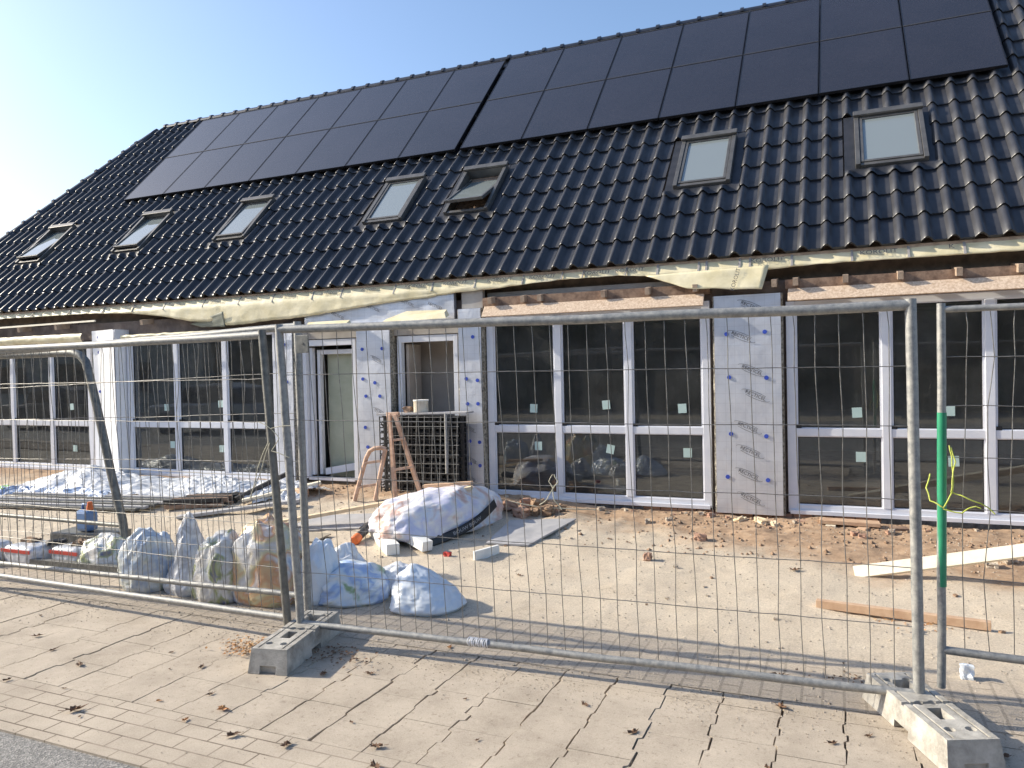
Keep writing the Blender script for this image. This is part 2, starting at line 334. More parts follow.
for k in range(k0, k1):
    off = rnd.choice((0., 0., .0, .36)) if k % 2 else rnd.choice((.0,.17))
    rows = [2.802]+[y for y in (3.158-off*.35, 3.51-off*.4, 3.86) ]+[4.02]
    zt = rnd.uniform(-.0025,.0015)
    for ya, yb in zip(rows, rows[1:]):
        ge = rnd.choice((.0006,.001,.0016,.0026)); ya2, yb2 = ya+ge, yb-ge
        ys = sorted({ya2, yb2} | {y for y, _ in lines[k][1] if ya2 < y < yb2} | {y for y, _ in lines[k+1][1] if ya2 < y < yb2})
        L = []; Rr = []
        for y in ys:
            gp = lambda kk: max(.0006, lines[kk][2]*(.85+1.5*nz(kk*3.3, y*4.5, 5))+.0009)
            L.append((jx(k, y)+gp(k), y)); Rr.append((jx(k+1, y)-gp(k+1), y))
        z1 = zt+rnd.uniform(-.0012,.0012)
        vs = []
        for (a, c2) in zip(L, Rr): vs += [(a[0],a[1],z1),(c2[0],c2[1],z1),(a[0],a[1],-.03),(c2[0],c2[1],-.03)]
        fs = []
        for i in range(len(ys)-1):
            q = 4*i; fs += [(q,q+1,q+5,q+4),(q+2,q,q+4,q+6),(q+1,q+3,q+7,q+5)]
        q = 4*(len(ys)-1); fs += [(2,3,1,0),(q,q+1,q+3,q+2)]
        mb.add(vs, fs)
tag(mb.build('pavement', MT['slab']), kind='structure')
# loose stones and clods
def stones(name, mt, cnt, fx, r0, r1, seed):
    rr = random.Random(seed); mb = MB()
    for _ in range(cnt):
        x, y = fx(rr); s_ = r0+(r1-r0)*rr.random()**3; z = gh(x, y) if y > 4.02 else 0
        vs = []
        for d in ((1,0,0),(0,1,0),(-1,0,0),(0,-1,0),(0,0,1),(0,0,-1)):
            q = s_*rr.uniform(.6,1.3); vs.append((x+d[0]*q, y+d[1]*q, z+d[2]*q*.7+s_*.25))
        a = rr.random()*3
        mb.add(vs, [(0,1,4),(1,2,4),(2,3,4),(3,0,4),(1,0,5),(2,1,5),(3,2,5),(0,3,5)])
    return tag(mb.build(name, mt), {3:'small loose stones strewn over the sandy yard',8:'coarse grit gathered along the foot of the fence',9:'fine grit scattered over the paving slabs'}.get(seed) if mt is MT['pebble'] else 'brown soil clods strewn along the foot of the house', 'gravel' if mt is MT['pebble'] else 'soil', None, 'stuff')
stones('gravel', MT['pebble'], 26000, lambda r: (r.uniform(-10,3.2), 3.9+4.3*r.random()**.8), .0015, .011, 3)
stones('grit', MT['pebble'], 15000, lambda r: (r.uniform(-7.5,1.6), 3.95+.20*r.gauss(0,1)), .0010, .0052, 8)
stones('grit', MT['pebble'], 7000, lambda r: (r.uniform(-6.5,1.6), r.uniform(2.36,4.0)), .0008, .0034, 9)
stones('soil_clods', MT['clod'], 2600, lambda r: (r.uniform(-1.6,3.2) if r.random()<.6 else r.uniform(-9,-1), 8.1-1.5*r.random()**1.6), .004, .026, 4)

# ------------------------------------------------------------------ house
RA = R(45.79); KS = 1.0816; EY, EZ = 7.6*KS, 1.7+1.058*KS; ca, sa = math.cos(RA), math.sin(RA)
def RP(x, v, h=0): return (x, EY+v*ca-h*sa, EZ+v*sa+h*ca)
RV = 5.57*KS                      # ridge
XR_ = 7.5
def hipx(v): return -14.76*KS+.352*v
FY = 8.2
house = empty('house', (-5, 8.2, 0), 'long white-framed house under renovation with a dark pantile roof', 'house')
SKY = [(-12.66,.61,8),(-10.39,.61,6),(-8.32,.60,3),(-5.73,.60,0),(-4.52,.61,17),(-1.66,.61,0),(.17,.65,0)]
SKY = [(a_*KS, b_*KS, c_) for a_, b_, c_ in SKY]
SV0, SV1 = 1.19*KS, 2.14*KS
# pantiles
P, CO = .2045*KS, .38*KS
def prof(t):      # t in 0..1 over one tile, roll then trough
    if t < .50: return .056*math.sin(math.pi*t/.50)**1.15
    return -.006*math.sin(math.pi*(t-.50)/.50)
mb = MB(); nx = 10
ntx = 108
for r_ in range(15):
    va = -.025+CO*r_; vb = min(va+CO+.03, RV)
    for c_ in range(ntx):
        xa = .258*KS-P*75+P*c_       # phase so that rolls line up
        xm = xa+P/2
        if xm < hipx(va+.2)+.02: continue
        skip = False
        for (sx_, sw, an) in SKY:
            if xm > sx_-.06 and xm < sx_+sw+.06 and va+CO*.75 > SV0-.02 and va+CO*.35 < SV1+.06: skip = True
        if skip: continue
        dz = .004*nz(c_*7.13, r_*3.37, 2)+rnd.uniform(-.0015,.0015); dv = rnd.uniform(-.004,.004)
        vs = []; rows = ((va+dv, .030, -.003), (va+.010+dv, .033, 0), (va+CO*.5, .018, 0), (vb, .004, 0))
        for (v_, h_, lp) in rows:
            for i in range(nx+1):
                t = i/nx; x = xa+P*t
                xx = max(x, hipx(v_)); vs.append(RP(xx, v_-(.012 if t < .52 and v_ < va+.02 else 0), prof(t)+h_+lp+dz))
        fs = [(j*(nx+1)+i, j*(nx+1)+i+1, (j+1)*(nx+1)+i+1, (j+1)*(nx+1)+i) for j in range(3) for i in range(nx)]
        mb.add(vs, fs, 0, True)
        # front lip down to the tile below
        lo = [RP(v__[0] if False else 0, 0) for v__ in ()]
        ed = vs[:nx+1]; low = []
        for i in range(nx+1):
            t = i/nx; low.append(RP(max(xa+P*t, hipx(va)), va+.004, prof(t)*.95-.004+dz))
        mb.add(ed+low, [(i, nx+1+i, nx+2+i, i+1) for i in range(nx)], 0, False)
roof = mb.build('roof', MT['tile'], house)
# deck beneath the tiles, rear slope, left hip slope
mb = MB()
mb.hexa([RP(-15.9,.02,-.16),RP(XR_,.02,-.16),RP(XR_,RV,-.16),RP(hipx(RV),RV,-.16),RP(-15.9,.02,-.035),RP(XR_,.02,-.035),RP(XR_,RV,-.035),RP(hipx(RV),RV,-.035)])
rz_ = EZ+RV*sa; ry = EY+RV*ca
mb.build('roof_deck', MT['wood'], house)
mb = MB()
a_ = (hipx(RV), ry, rz_); e1 = (-15.96, EY, EZ); e2 = (-15.96, 2*ry-EY, EZ)
mb.add([e1, a_, e2], [(0,1,2)]); mb.add([a_, (XR_,ry,rz_), (XR_,2*ry-EY,EZ), e2], [(0,1,2,3)])
mb.build('rear_roof_slope', MT['tile'], house)
def caps(pa, pb, name, r=.075, step=.33, lift=.03):
    a, b_ = Vector(pa), Vector(pb); d = b_-a; nn = int(d.length/step); d.normalize(); mb = MB()
    sdv = d.cross(Vector((0,0,1))).normalized(); upv = sdv.cross(d)
    for k in range(nn):
        p0 = a+d*step*k; p1 = p0+d*(step+.04)
        vs = []
        for (q, rr_, hh) in ((p0, r*1.12, lift+.012), (p0+d*.05, r*1.12, lift+.012), (p0+d*.055, r, lift), (p1, r*.96, lift)):
            for i in range(9):
                t = math.pi*i/8; vs.append(q+sdv*math.cos(t)*rr_*1.15+upv*(math.sin(t)*rr_+hh-.02))
        mb.add(vs, [(j*9+i, j*9+i+1, (j+1)*9+i+1, (j+1)*9+i) for j in range(3) for i in range(8)]+[tuple(range(8,-1,-1)), tuple(27+i for i in range(9))], 0, False)
    return mb.build(name, MT['ridge'], roof)
caps((hipx(RV)+.28, ry, rz_), (XR_, ry, rz_), 'ridge_cap')
caps(RP(-15.88,-.02,.0), RP(hipx(RV)+.14,RV+.03,.0), 'hip_cap', .085, .36)
# roof windows
for i, (sx_, sw, an) in enumerate(SKY):
    mb = MB(); x0, x1 = sx_, sx_+sw; v0, v1 = SV0, SV1
    def rbox(mb, xa, xb, va, vb, ha, hb, mi=0):
        mb.hexa([RP(xa,va,ha),RP(xb,va,ha),RP(xb,vb,ha),RP(xa,vb,ha),RP(xa,va,hb),RP(xb,va,hb),RP(xb,vb,hb),RP(xa,vb,hb)], mi)
    fwd = .048
    rbox(mb, x0, x0+fwd, v0, v1, -.03, .105); rbox(mb, x1-fwd, x1, v0, v1, -.03, .105)
    rbox(mb, x0+fwd, x1-fwd, v0, v0+fwd, -.03, .085); rbox(mb, x0+fwd, x1-fwd, v1-fwd, v1, -.03, .10)
    f = mb.build('roof_window', MT['rwframe'], house, bevel=.004)
    mb = MB(); rbox(mb, x0-.01, x1+.01, v1-.055, v1+.035, .107, .138); mb.build('hood', MT['rwframe'], f, bevel=.006)
    mb = MB()
    rbox(mb, x0-.11, x0-.002, v0-.02, v1+.10, .0, .030); rbox(mb, x1+.002, x1+.11, v0-.02, v1+.10, .0, .030)
    rbox(mb, x0-.002, x1+.002, v1+.002, v1+.10, .0, .034)
    def apron(a, c): 
        x = x0-.11+(x1-x0+.22)*a; v_ = v0-.004-.13*c; t = ((x-.258*KS)/P) % 1
        return RP(x, v_, .050-.035*c+(prof(t)+.018)*min(1, c*1.5))
    mb.grid(apron, 40, 6)
    mb.build('flashing', MT['flash'], f)
    # sash pivots about its middle: top in, bottom out
    A = R(an); vm = (v0+v1)/2; hv = (v1-v0)/2-.052
    def SP(x, s_, h_):
        vv = vm+s_*math.cos(A)-h_*math.sin(A)*-1*0; hh = .075-s_*math.sin(A)
        return RP(x, vv+h_*math.sin(A), hh+h_*math.cos(A))
    def sbox(mb, xa, xb, sa_, sb_, ha, hb):
        mb.hexa([SP(xa,sa_,ha),SP(xb,sa_,ha),SP(xb,sb_,ha),SP(xa,sb_,ha),SP(xa,sa_,hb),SP(xb,sa_,hb),SP(xb,sb_,hb),SP(xa,sb_,hb)])
    mb = MB(); fw_ = .034; xa, xb = x0+.052, x1-.052
    sbox(mb, xa, xa+fw_, -hv, hv, -.02, .022); sbox(mb, xb-fw_, xb, -hv, hv, -.02, .022)
    sbox(mb, xa+fw_, xb-fw_, -hv, -hv+fw_, -.02, .020); sbox(mb, xa+fw_, xb-fw_, hv-fw_, hv, -.02, .020)
    mb.build('sash', MT['rwframe'], f, bevel=.003)
    mb = MB(); sbox(mb, xa+fw_, xb-fw_, -hv+fw_, hv-fw_, -.008, .006); mb.build('pane', MT['rglass'], f)
    mb = MB()
    rbox(mb, x0+fwd, x1-fwd, v0+fwd, v1-fwd, -.155, -.15)
    rbox(mb, x0+.02, x0+fwd+.002, v0+.03, v1-.03, -.15, -.032); rbox(mb, x1-fwd-.002, x1-.02, v0+.03, v1-.03, -.15, -.032)
    mb.build('lining', MT['shaft'], f)

# windows in the facade
def window(x0, x1, mull, z0, z1, stk, name='window', mid=(.96,1.04), sw=.085, label=None):
    mb = MB(); ya, yb = FY, FY+.07
    mb.box((x0,ya,z0),(x0+sw,yb,z1)); mb.box((x1-sw,ya,z0),(x1,yb,z1))
    xs = [x0+sw]
    for q in mull: mb.box((q-.04,ya-.004,z0+.08),(q+.04,yb,z1-.07)); xs += [q-.04, q+.04]
    xs.append(x1-sw)
    mb.box((x0+sw,ya+.002,z0),(x1-sw,yb,z0+.08)); mb.box((x0+sw,ya+.002,z1-.07),(x1-sw,yb,z1))
    bays = [(xs[2*i], xs[2*i+1]) for i in range(len(xs)//2)]
    for a, b_ in bays: mb.box((a,ya+.003,mid[0]),(b_,yb,mid[1]))
    mb.box((x0+.02,ya-.035,z0-.012),(x1-.02,ya-.001,z0+.03))
    f = mb.build(name, MT['upvc'], house, bevel=.004)
    if label: f['label'] = label
    gk = MB(); bd = MB()
    for i, (a, b_) in enumerate(bays):
        for (za, zb) in ((z0+.08, mid[0]), (mid[1], z1-.07)):
            t = .014 if za < .5 else .02
            bd.box((a,ya+.018,za),(a+t,yb-.01,zb)); bd.box((b_-t,ya+.018,za),(b_,yb-.01,zb))
            bd.box((a+t,ya+.018,za),(b_-t,yb-.01,za+.008)); bd.box((a+t,ya+.018,zb-.008),(b_-t,yb-.01,zb))
            g_ = .008
            gk.box((a+t,ya+.028,za+.008),(a+t+g_,yb-.02,zb-.008)); gk.box((b_-t-g_,ya+.028,za+.008),(b_-t,yb-.02,zb-.008))
            gk.box((a+t+g_,ya+.028,za+.008),(b_-t-g_,yb-.02,za+.008+g_)); gk.box((a+t+g_,ya+.028,zb-.008-g_),(b_-t-g_,yb-.02,zb-.008))
            pn = MB(); yy = ya+.036
            pn.add([(a+t+.002,yy,za+.009),(b_-t-.002,yy+rnd.uniform(-.0015,.0015),za+.009),(b_-t-.002,yy,zb-.009),(a+t+.002,yy+rnd.uniform(-.0015,.0015),zb-.009)], [(0,1,2,3)])
            pn.build('pane', MT['glass'], f)
        # packers at the joints
        gk.box((a,ya+.004,mid[1]+.001),(a+.05,ya+.02,mid[1]+.035))
    bd.build('glazing_bead', MT['upvc'], f); gk.build('gasket', MT['gasket'], f)
    for (x, z, rr_) in stk:
        s_ = MB(); w_, h_ = .045, .05; c_, q_ = math.cos(rr_), math.sin(rr_); P4 = []
        for dy in (0, .003):
            for (u_, v_) in ((-w_,-h_),(w_,-h_),(w_,h_),(-w_,h_)): P4.append((x+u_*c_-v_*q_, FY+.030-.003+dy, z+u_*q_+v_*c_))
        s_.hexa([P4[0],P4[1],P4[5],P4[4],P4[3],P4[2],P4[6],P4[7]]); s_.build('sticker', MT['sticker'], f)
window(-14.3, -10.70, (-13.55,-12.59,-11.64), .26, 2.26, ((-11.2,1.26,.1),(-11.15,.6,0)), label='leftmost window with white mullions behind the doubled fence')
window(-9.91, -7.03, (-8.92,-7.99), .25, 2.33, ((-9.15,1.25,0),(-8.1,1.3,.05),(-8.1,.66,0),(-9.05,.70,0)), label='window with white mullions between the sun-bright pillar and the doors')
window(-3.88, -1.26, (-2.98,-2.15), .18, 2.385, ((-3.30,1.24,-.05),(-2.42,1.28,.08),(-1.57,1.24,.05),(-3.25,.80,0),(-2.38,.78,-.2),(-1.52,.76,0)), label='three bay window beside the silver insulated pillar')
window(-.50, 4.0, (.415,1.28,2.15,3.05), .18, 2.33, ((.15,1.20,.05),(.95,1.22,0),(.18,.76,0),(.98,.74,.05),(1.75,1.2,0)), label='wide window behind the right end of the fence')

# insulated pillars
def text_verts(s_, size, origin, ux, uy):
    cu = bpy.data.curves.new('t', 'FONT'); cu.body = s_; cu.size = size; cu.align_x = 'CENTER'; cu.align_y = 'CENTER'; cu.resolution_u = 2
    o_ = bpy.data.objects.new('t', cu); C.objects.link(o_)
    dg = bpy.context.evaluated_depsgraph_get(); dg.update(); me = o_.evaluated_get(dg).to_mesh()
    o0, ux, uy = Vector(origin), Vector(ux), Vector(uy)
    vs = [o0+ux*v_.co.x+uy*v_.co.y for v_ in me.vertices]; fs = [tuple(p_.vertices) for p_ in me.polygons]
    o_.evaluated_get(dg).to_mesh_clear(); bpy.data.objects.remove(o_, do_unlink=True); bpy.data.curves.remove(cu)
    return vs, fs
def disc(mb, x, y, z, r, th=.006, n_=14):
    vs = [(x+r*math.cos(2*math.pi*i/n_), y, z+r*math.sin(2*math.pi*i/n_)) for i in range(n_)]
    vs2 = [(a, y-th, c) for a, _, c in vs]
    mb.add(vs2, [tuple(range(n_))]); mb.add(vs+vs2, [(i, (i+1)%n_, n_+(i+1)%n_, n_+i) for i in range(n_)])
def pillar(x0, x1, z0, z1, y, logos=(), discs=(), edge=True, label=None, lsz=.3, bow=0):
    mb = MB()
    def srf(a, c):
        x = x0+(x1-x0)*a; z = z0+(z1-z0)*c
        return (x, y-bow*max(0,a-.28+.22*(c-.5))+.004*nz(x, z, 3, 4)+.002*nz(x, z, 8, 11), z)
    mb.grid(srf, 14, 50)
    mb.box((x0+.001,y+.008,z0),(x1-.001,FY+.12,z1))
    if bow: mb.box((x1-.012,y-bow*.62,z0),(x1+.008,FY+.1,z1))
    p_ = mb.build('insulation_panel', MT['foil_glare'] if bow else MT['foil'], house)  # bowed board: sun glare put into its shape and whitened foil
    if label: p_['label'] = label
    if edge:
        mb = MB()
        for (xx, sgn) in ((x1, 1), (x0, -1)):
            def er(a, c):
                z = z0+(z1-z0)*c; q = .012+.016*abs(nz(xx*3, z*14, sgn))
                return (xx+sgn*q*a, y+.014-.012*nz(z*30, a*3, xx)+.01*a, z)
            mb.grid(er, 3, 120); mb.box((min(xx,xx+sgn*.02),y+.03,z0),(max(xx,xx+sgn*.02),FY+.1,z1))
        mb.build('foam_edge', MT['foam_edge'], p_)
    if discs:
        mb = MB()
        for (x, z) in discs: disc(mb, x, y-.003, z, .022)
        mb.build('fixing_discs', MT['disc'], p_)
    if logos:
        mb = MB()
        for (x, z, an_) in logos:
            c_, s_ = math.cos(an_), math.sin(an_)
            v_, f_ = text_verts('RECTICEL', lsz*.165, (x, y-.008, z), (c_,0,s_), (-s_,0,c_)); mb.add(v_, f_)
            k_ = 22
            for sgn in (1,):
                P_ = []
                for i in range(k_+1):
                    t = 2*math.pi*i/k_
                    if math.sin(t*2+.6) > .86: 
                        if len(P_) > 1: mb.tube(P_, .0016, 4)
                        P_ = []; continue
                    u_, v2 = lsz*.5*math.cos(t), lsz*.115*math.sin(t)
                    P_.append((x+u_*c_-v2*s_, y-.008, z+u_*s_+v2*c_))
                if len(P_) > 1: mb.tube(P_, .0016, 4)
        mb.build('print', MT['print'], p_)
    return p_
lg = -.42
pillar(-1.205, -.545, .15, 2.42, 8.13, [(-.83,2.30,lg),(-.93,1.99,lg),(-.83,1.64,lg),(-.80,1.38,lg),(-.88,1.05,lg),(-.86,.80,lg),(-.88,.56,lg),(-.86,.31,lg)],
       [(-1.08,2.02),(-.70,2.03),(-1.06,1.57),(-.69,1.56),(-1.05,.98),(-.70,.96),(-1.09,.53),(-.69,.51)], label='wide silver foil insulation board with blue discs between the two big windows')
pillar(-4.215, -3.915, .2, 2.44, 8.12, [(-4.08,1.0,-.5),(-4.06,.62,-.5),(-4.08,.40,-.5)], [(-4.02,2.1),(-4.12,1.6),(-3.97,1.58),(-4.11,1.3),(-3.97,1.3),(-4.09,.85),(-3.96,.84),(-4.09,.58),(-3.96,.56)], label='narrow silver insulation strip with blue discs left of the three bay window', lsz=.17)
pillar(-5.69, -5.19, .22, 2.34, 8.12, [(-5.38,1.86,-.5),(-5.36,1.2,-.5)], [(-5.60,2.0),(-5.30,2.0),(-5.60,1.62),(-5.42,1.57),(-5.56,1.4),(-5.35,1.4),(-5.58,1.0),(-5.55,.75)], label='pale insulation board with blue discs between the two doorways', lsz=.22)
pillar(-6.97, -6.72, .25, 2.36, 8.12, (), [(-6.85,2.1),(-6.82,1.6),(-6.84,1.28),(-6.82,.92),(-6.83,.55)], label='narrow blue-white insulation strip behind the fence posts')
pillar(-10.55, -9.95, .2, 2.43, 8.12, [(-10.1,1.9,-.5),(-10.15,1.3,-.5)], [(-10.4,2.33),(-10.13,2.33),(-10.4,2.1),(-10.15,1.9),(-10.4,1.5),(-10.38,1.1)], bow=.14, edge=False, label='insulation board, foil whitened as sun glare, between the two left windows', lsz=.25)
# wall, plinth, interior
mb = MB()
mb.box((-14.4,8.28,2.30),(4.6,8.5,2.56))
for a, b_ in ((-10.72,-9.9),(-7.05,-6.66),(-5.76,-5.14),(-4.27,-3.87),(-1.27,-.49),(-14.4,-14.3)): mb.box((a,8.275,0),(b_,8.5,2.30))
mb.box((-14.4,8.28,-.1),(4.6,8.5,.17))
mb.box((4.0,8.28,.17),(4.6,8.5,2.30)); mb.box((-14.4,8.5,0),(-14.2,15.4,3.0))
mb.build('wall', MT['brownwall'], house)
mb = MB()
mb.box((-14.2,8.5,.1),(6.5,14.0,.20)); mb.build('interior_floor', MT['innerfloor'], house)
mb = MB(); mb.box((-14.2,8.5,2.5),(6.5,14.0,2.56)); mb.box((-14.2,14.0,.1),(6.5,14.15,2.56)); mb.box((6.3,8.5,.1),(6.5,14,2.56))
mb.box((-7.0,8.5,.2),(-6.9,14,2.5)); mb.box((-4.1,8.5,.2),(-4.0,14,2.5)); mb.box((-.95,8.6,.2),(-.85,14,2.5))
mb.build('interior_wall', MT['inner'], house)
mb = MB(); x = -14.3
while x < 4.4:
    wv = .2+rnd.uniform(-.01,.01)
    if not (-6.7 < x+.1 < -4.25): mb.box((x,8.20+rnd.uniform(0,.02),.02),(x+wv-.012,8.28,.085)); mb.box((x+.1,8.20+rnd.uniform(0,.02),.093),(x+.1+wv-.012,8.28,.157))
    x += wv
mb.build('brick_plinth', MT['brick'], house)
mb = MB()
mb.grid(lambda a, c: (.35+3.2*a, 8.165-.02*c*0+.012*nz(a*20, c*3, 1)-.03*(1-c), .02+.15*c), 60, 5)
mb.build('damp_proof_sheet', MT['dpm'], house)
mb = MB(); mb.grid(lambda a, c: (-3.0+1.0*a, 8.17+.012*nz(a*20, c*3, 4)-.03*(1-c), .03+.13*c), 30, 5)
mb.build('damp_proof_sheet', MT['dpm'], house)
# left door
mb = MB(); y = FY
mb.box((-6.62,y,.30),(-6.56,y+.08,2.15)); mb.box((-5.82,y,.30),(-5.76,y+.08,2.15)); mb.box((-6.56,y+.002,2.07),(-5.82,y+.08,2.15)); mb.box((-6.56,y+.002,.28),(-5.82,y+.08,.32))
d = mb.build('door', MT['upvc'], house, bevel=.004); d['label'] = 'left doorway with white frame and grey-green board inside'
mb = MB(); mb.box((-6.55,8.26,.34),(-6.505,8.33,2.05)); mb.box((-6.475,8.33,.34),(-6.43,8.40,2.02)); mb.box((-6.43,8.35,1.96),(-5.83,8.40,2.02)); mb.box((-5.88,8.33,.5),(-5.83,8.34,1.93)) 
mb.hexa([(-6.36,8.30,.34),(-5.84,8.42,.42),(-5.84,8.46,.42),(-6.36,8.34,.34),(-6.36,8.30,.43),(-5.84,8.42,.52),(-5.84,8.46,.52),(-6.36,8.34,.43)])
mb.build('inner_frame', MT['upvc'], d, bevel=.003)
mb = MB(); mb.box((-6.40,8.46,.30),(-5.80,8.48,1.98)); mb.build('door_leaf', MT['board_green'], d)
mb = MB(); mb.box((-6.50,8.345,1.93),(-6.44,8.385,2.05)); mb.box((-5.89,8.325,1.95),(-5.85,8.345,2.04)); mb.build('bracket', MT['black'], d)
mb = MB()
mb.box((-5.13,y,.25),(-5.07,y+.08,2.15)); mb.box((-4.33,y,.25),(-4.27,y+.08,2.15)); mb.box((-5.07,y+.002,2.07),(-4.33,y+.08,2.15))
d = mb.build('doorway', MT['upvc'], house, bevel=.004); d['label'] = 'right doorway with white frame above the stacked black crates'
mb = MB(); mb.box((-5.3,8.75,.2),(-4.05,8.82,2.5)); mb.box((-5.06,8.30,.25),(-5.02,8.6,2.05)); mb.build('inner_partition', MT['pwall'], d)
mb = MB(); mb.box((-6.72,8.19,2.16),(-4.22,8.27,2.33)); mb.build('header_board', MT['wall'], house)
mb = MB()
def sb(a, c): x = -6.55+2.25*a; z = 2.335+.32*c; return (x, 8.185+.012*nz(x, z, 1, 6), z)
mb.grid(sb, 30, 6); mb.box((-6.55,8.2,2.335),(-4.30,8.25,2.655))
p_ = mb.build('insulation_panel', MT['foil'], house); p_['label'] = 'horizontal foil insulation board above the two doorways'
mb = MB()
for x_, z_ in ((-6.0,2.45),(-5.45,2.52),(-4.95,2.56),(-4.55,2.50)):
    v_, f_ = text_verts('RECTICEL', .05, (x_, 8.165, z_), (.92,0,-.38), (.38,0,.92)); mb.add(v_, f_)
mb.build('print', MT['print'], p_)
mb = MB()
mb.hexa([(-5.20,7.97,2.32),(-4.30,7.97,2.33),(-4.30,8.06,2.37),(-5.20,8.06,2.36),(-5.16,8.01,2.36),(-4.34,8.01,2.40),(-4.34,8.07,2.44),(-4.9,8.07,2.45)])
mb.build('foam_wedge', MT['memb'], house)
mb = MB(); mb.hexa([(-6.45,7.99,2.29),(-5.72,7.99,2.30),(-5.72,8.07,2.33),(-6.45,8.07,2.33),(-6.40,8.01,2.33),(-5.75,8.01,2.34),(-5.75,8.08,2.38),(-6.4,8.08,2.38)])
mb.build('foam_wedge', MT['memb'], house)
# lintels
def lint(x0, x1, z0, z1, mt, nm='lintel_board'):
    mb = MB(); mb.hexa([(x0,8.03,z0-.006),(x1,8.03,z0-.006),(x1,8.05,z0-.014),(x0,8.05,z0-.014),(x0,8.12,z1),(x1,8.12,z1),(x1,8.14,z1-.010),(x0,8.14,z1-.010)]); return mb.build(nm, mt, house, bevel=.003)
lint(-3.86, -1.30, 2.335, 2.455, MT['osb']); lint(-.47, 4.2, 2.335, 2.455, MT['osb'])
mb = MB(); mb.grid(lambda a, c: (-14.3+3.6*a, 8.07-.03*math.sin(c*3)+.012*nz(a*30, c*4), 2.27+.13*c+.012*nz(a*18, 1)), 90, 5)
mb.build('wrapped_lintel', MT['memb'], house)
mb = MB(); mb.grid(lambda a, c: (-9.85+2.9*a, 8.07-.03*math.sin(c*3)+.012*nz(a*30, c*4, 5), 2.28+.06*c+.012*nz(a*18, 4)), 90, 5)
mb.build('wrapped_lintel', MT['memb'], house)
mb = MB(); mb.box((-3.9,8.16,2.46),(-1.25,8.275,2.56)); mb.build('wall_plate', MT['wood'], house); mb = MB(); mb.box((-.5,8.16,2.46),(4.4,8.275,2.55)); mb.build('wall_plate', MT['wood'], house)
mb = MB(); mb.box((-4.2,8.20,2.45),(-3.92,8.275,2.74)); mb.build('patch_panel', MT['wall'], house)
# pale board over the leftmost window
mb = MB(); mb.hexa([(-14.4,8.13,2.548),(-10.5,8.13,2.575),(-10.5,8.16,2.575),(-14.4,8.16,2.548),(-14.4,8.135,2.578),(-10.5,8.135,2.600),(-10.5,8.16,2.600),(-14.4,8.16,2.578)]); mb.build('eaves_board', MT['palewood'], house)
# rafters
for x in (-3.72,-3.33,-3.12,-2.37,-1.88,-1.38,-.62,-.42,.03,.50,.98,1.45,1.93,2.4,2.9,-9.3,-11.1,-12.0,-12.9,-13.6):
    mb = MB(); xx = x*1.018+rnd.uniform(-.01,.01); sl_ = .05; tl = rnd.uniform(-.01,.03)
    mb.hexa([(xx,8.06+tl,2.475),(xx+sl_,8.06+tl,2.475),(xx+sl_,8.7,2.56),(xx,8.7,2.56),(xx,8.05+tl,2.55),(xx+sl_,8.05+tl,2.55),(xx+sl_,8.7,2.64),(xx,8.7,2.64)])
    mb.build('rafter', MT['rafterw'], house)
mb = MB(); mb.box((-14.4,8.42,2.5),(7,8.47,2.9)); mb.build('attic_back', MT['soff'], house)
mb = MB(); mb.box((-3.9,8.30,2.561),(-1.35,8.33,2.63)); mb.build('patch_panel', MT['wall'], house)
mb = MB(); mb.box((-15.6,8.225,2.79),(XR_,8.275,2.822)); mb.build('eaves_batten', MT['rafterw'], house)
# membrane strip hanging below the tiles: lower edge follows the torn foil
PL = [(-15,2.67),(-13,2.66),(-11.5,2.65),(-9.9,2.64),(-9.0,2.60),(-8.4,2.53),(-7.9,2.44),(-7.55,2.42),(-7.4,2.50),(-7.28,2.36),(-7.0,2.36),(-6.6,2.39),(-6.2,2.40),(-5.7,2.44),(-5.2,2.49),(-4.7,2.53),(-4.3,2.55),(-4.1,2.57),(-3.9,2.585),(-3.4,2.60),(-3.0,2.63),(-2.6,2.645),(-2.1,2.645),(-1.75,2.62),(-1.45,2.60),(-1.2,2.60),(-.95,2.60),(-.60,2.60),(-.2,2.62),(1,2.615),(3,2.61),(7,2.61)]
def lowz(x):
    for (a, za), (b_, zb) in zip(PL, PL[1:]):
        if a <= x <= b_: return za+(zb-za)*(x-a)/(b_-a)
    return 2.6
mb = MB()
def mf(a, c):
    x = -15+22*a; zt = 2.730; zl = lowz(x)+.006*nz(x, 0, 0, 9)
    d_ = zt-zl; y = (7.62-.075*min(1,c*d_/.10)-.10*max(0,d_-.1)*c+.010*nz(x, c*2, 0, 5)*c+.010*(1-2*abs(nz(x*3.1+c*.8, c*1.2, 7)))*c)*KS
    return (x*KS, y, 1.7+(zt-(zt-zl)*c-1.7)*y/7.62)
mb.grid(mf, 900, 8)
memb = mb.build('roofing_membrane', MT['memb'], house)
memb['label'] = 'torn cream roofing foil hanging under the lowest tiles'
sm_ = memb.modifiers.new('thick', 'SOLIDIFY'); sm_.thickness = .002
mb = MB()   # loose flaps folded down
def flap(P4, nm, mt, amp=.02):
    mb = MB(); A_, B_, C_, D_ = [Vector(p_) for p_ in P4]
    mb.grid(lambda a, c: ((A_*(1-a)+B_*a)*(1-c)+(D_*(1-a)+C_*a)*c)+Vector((0, amp*nz(a*3, c*3, A_.x), amp*.6*nz(a*4, c*4, A_.x+3)*c)), 20, 8)
    o_ = mb.build(nm, mt, memb); q = o_.modifiers.new('thick', 'SOLIDIFY'); q.thickness = .0025; return o_
flap([(-1.925,8.128,2.684),(-0.649,8.128,2.706),(-0.714,8.047,2.457),(-1.460,8.058,2.511)], 'loose_flap', MT['memb'], .015)
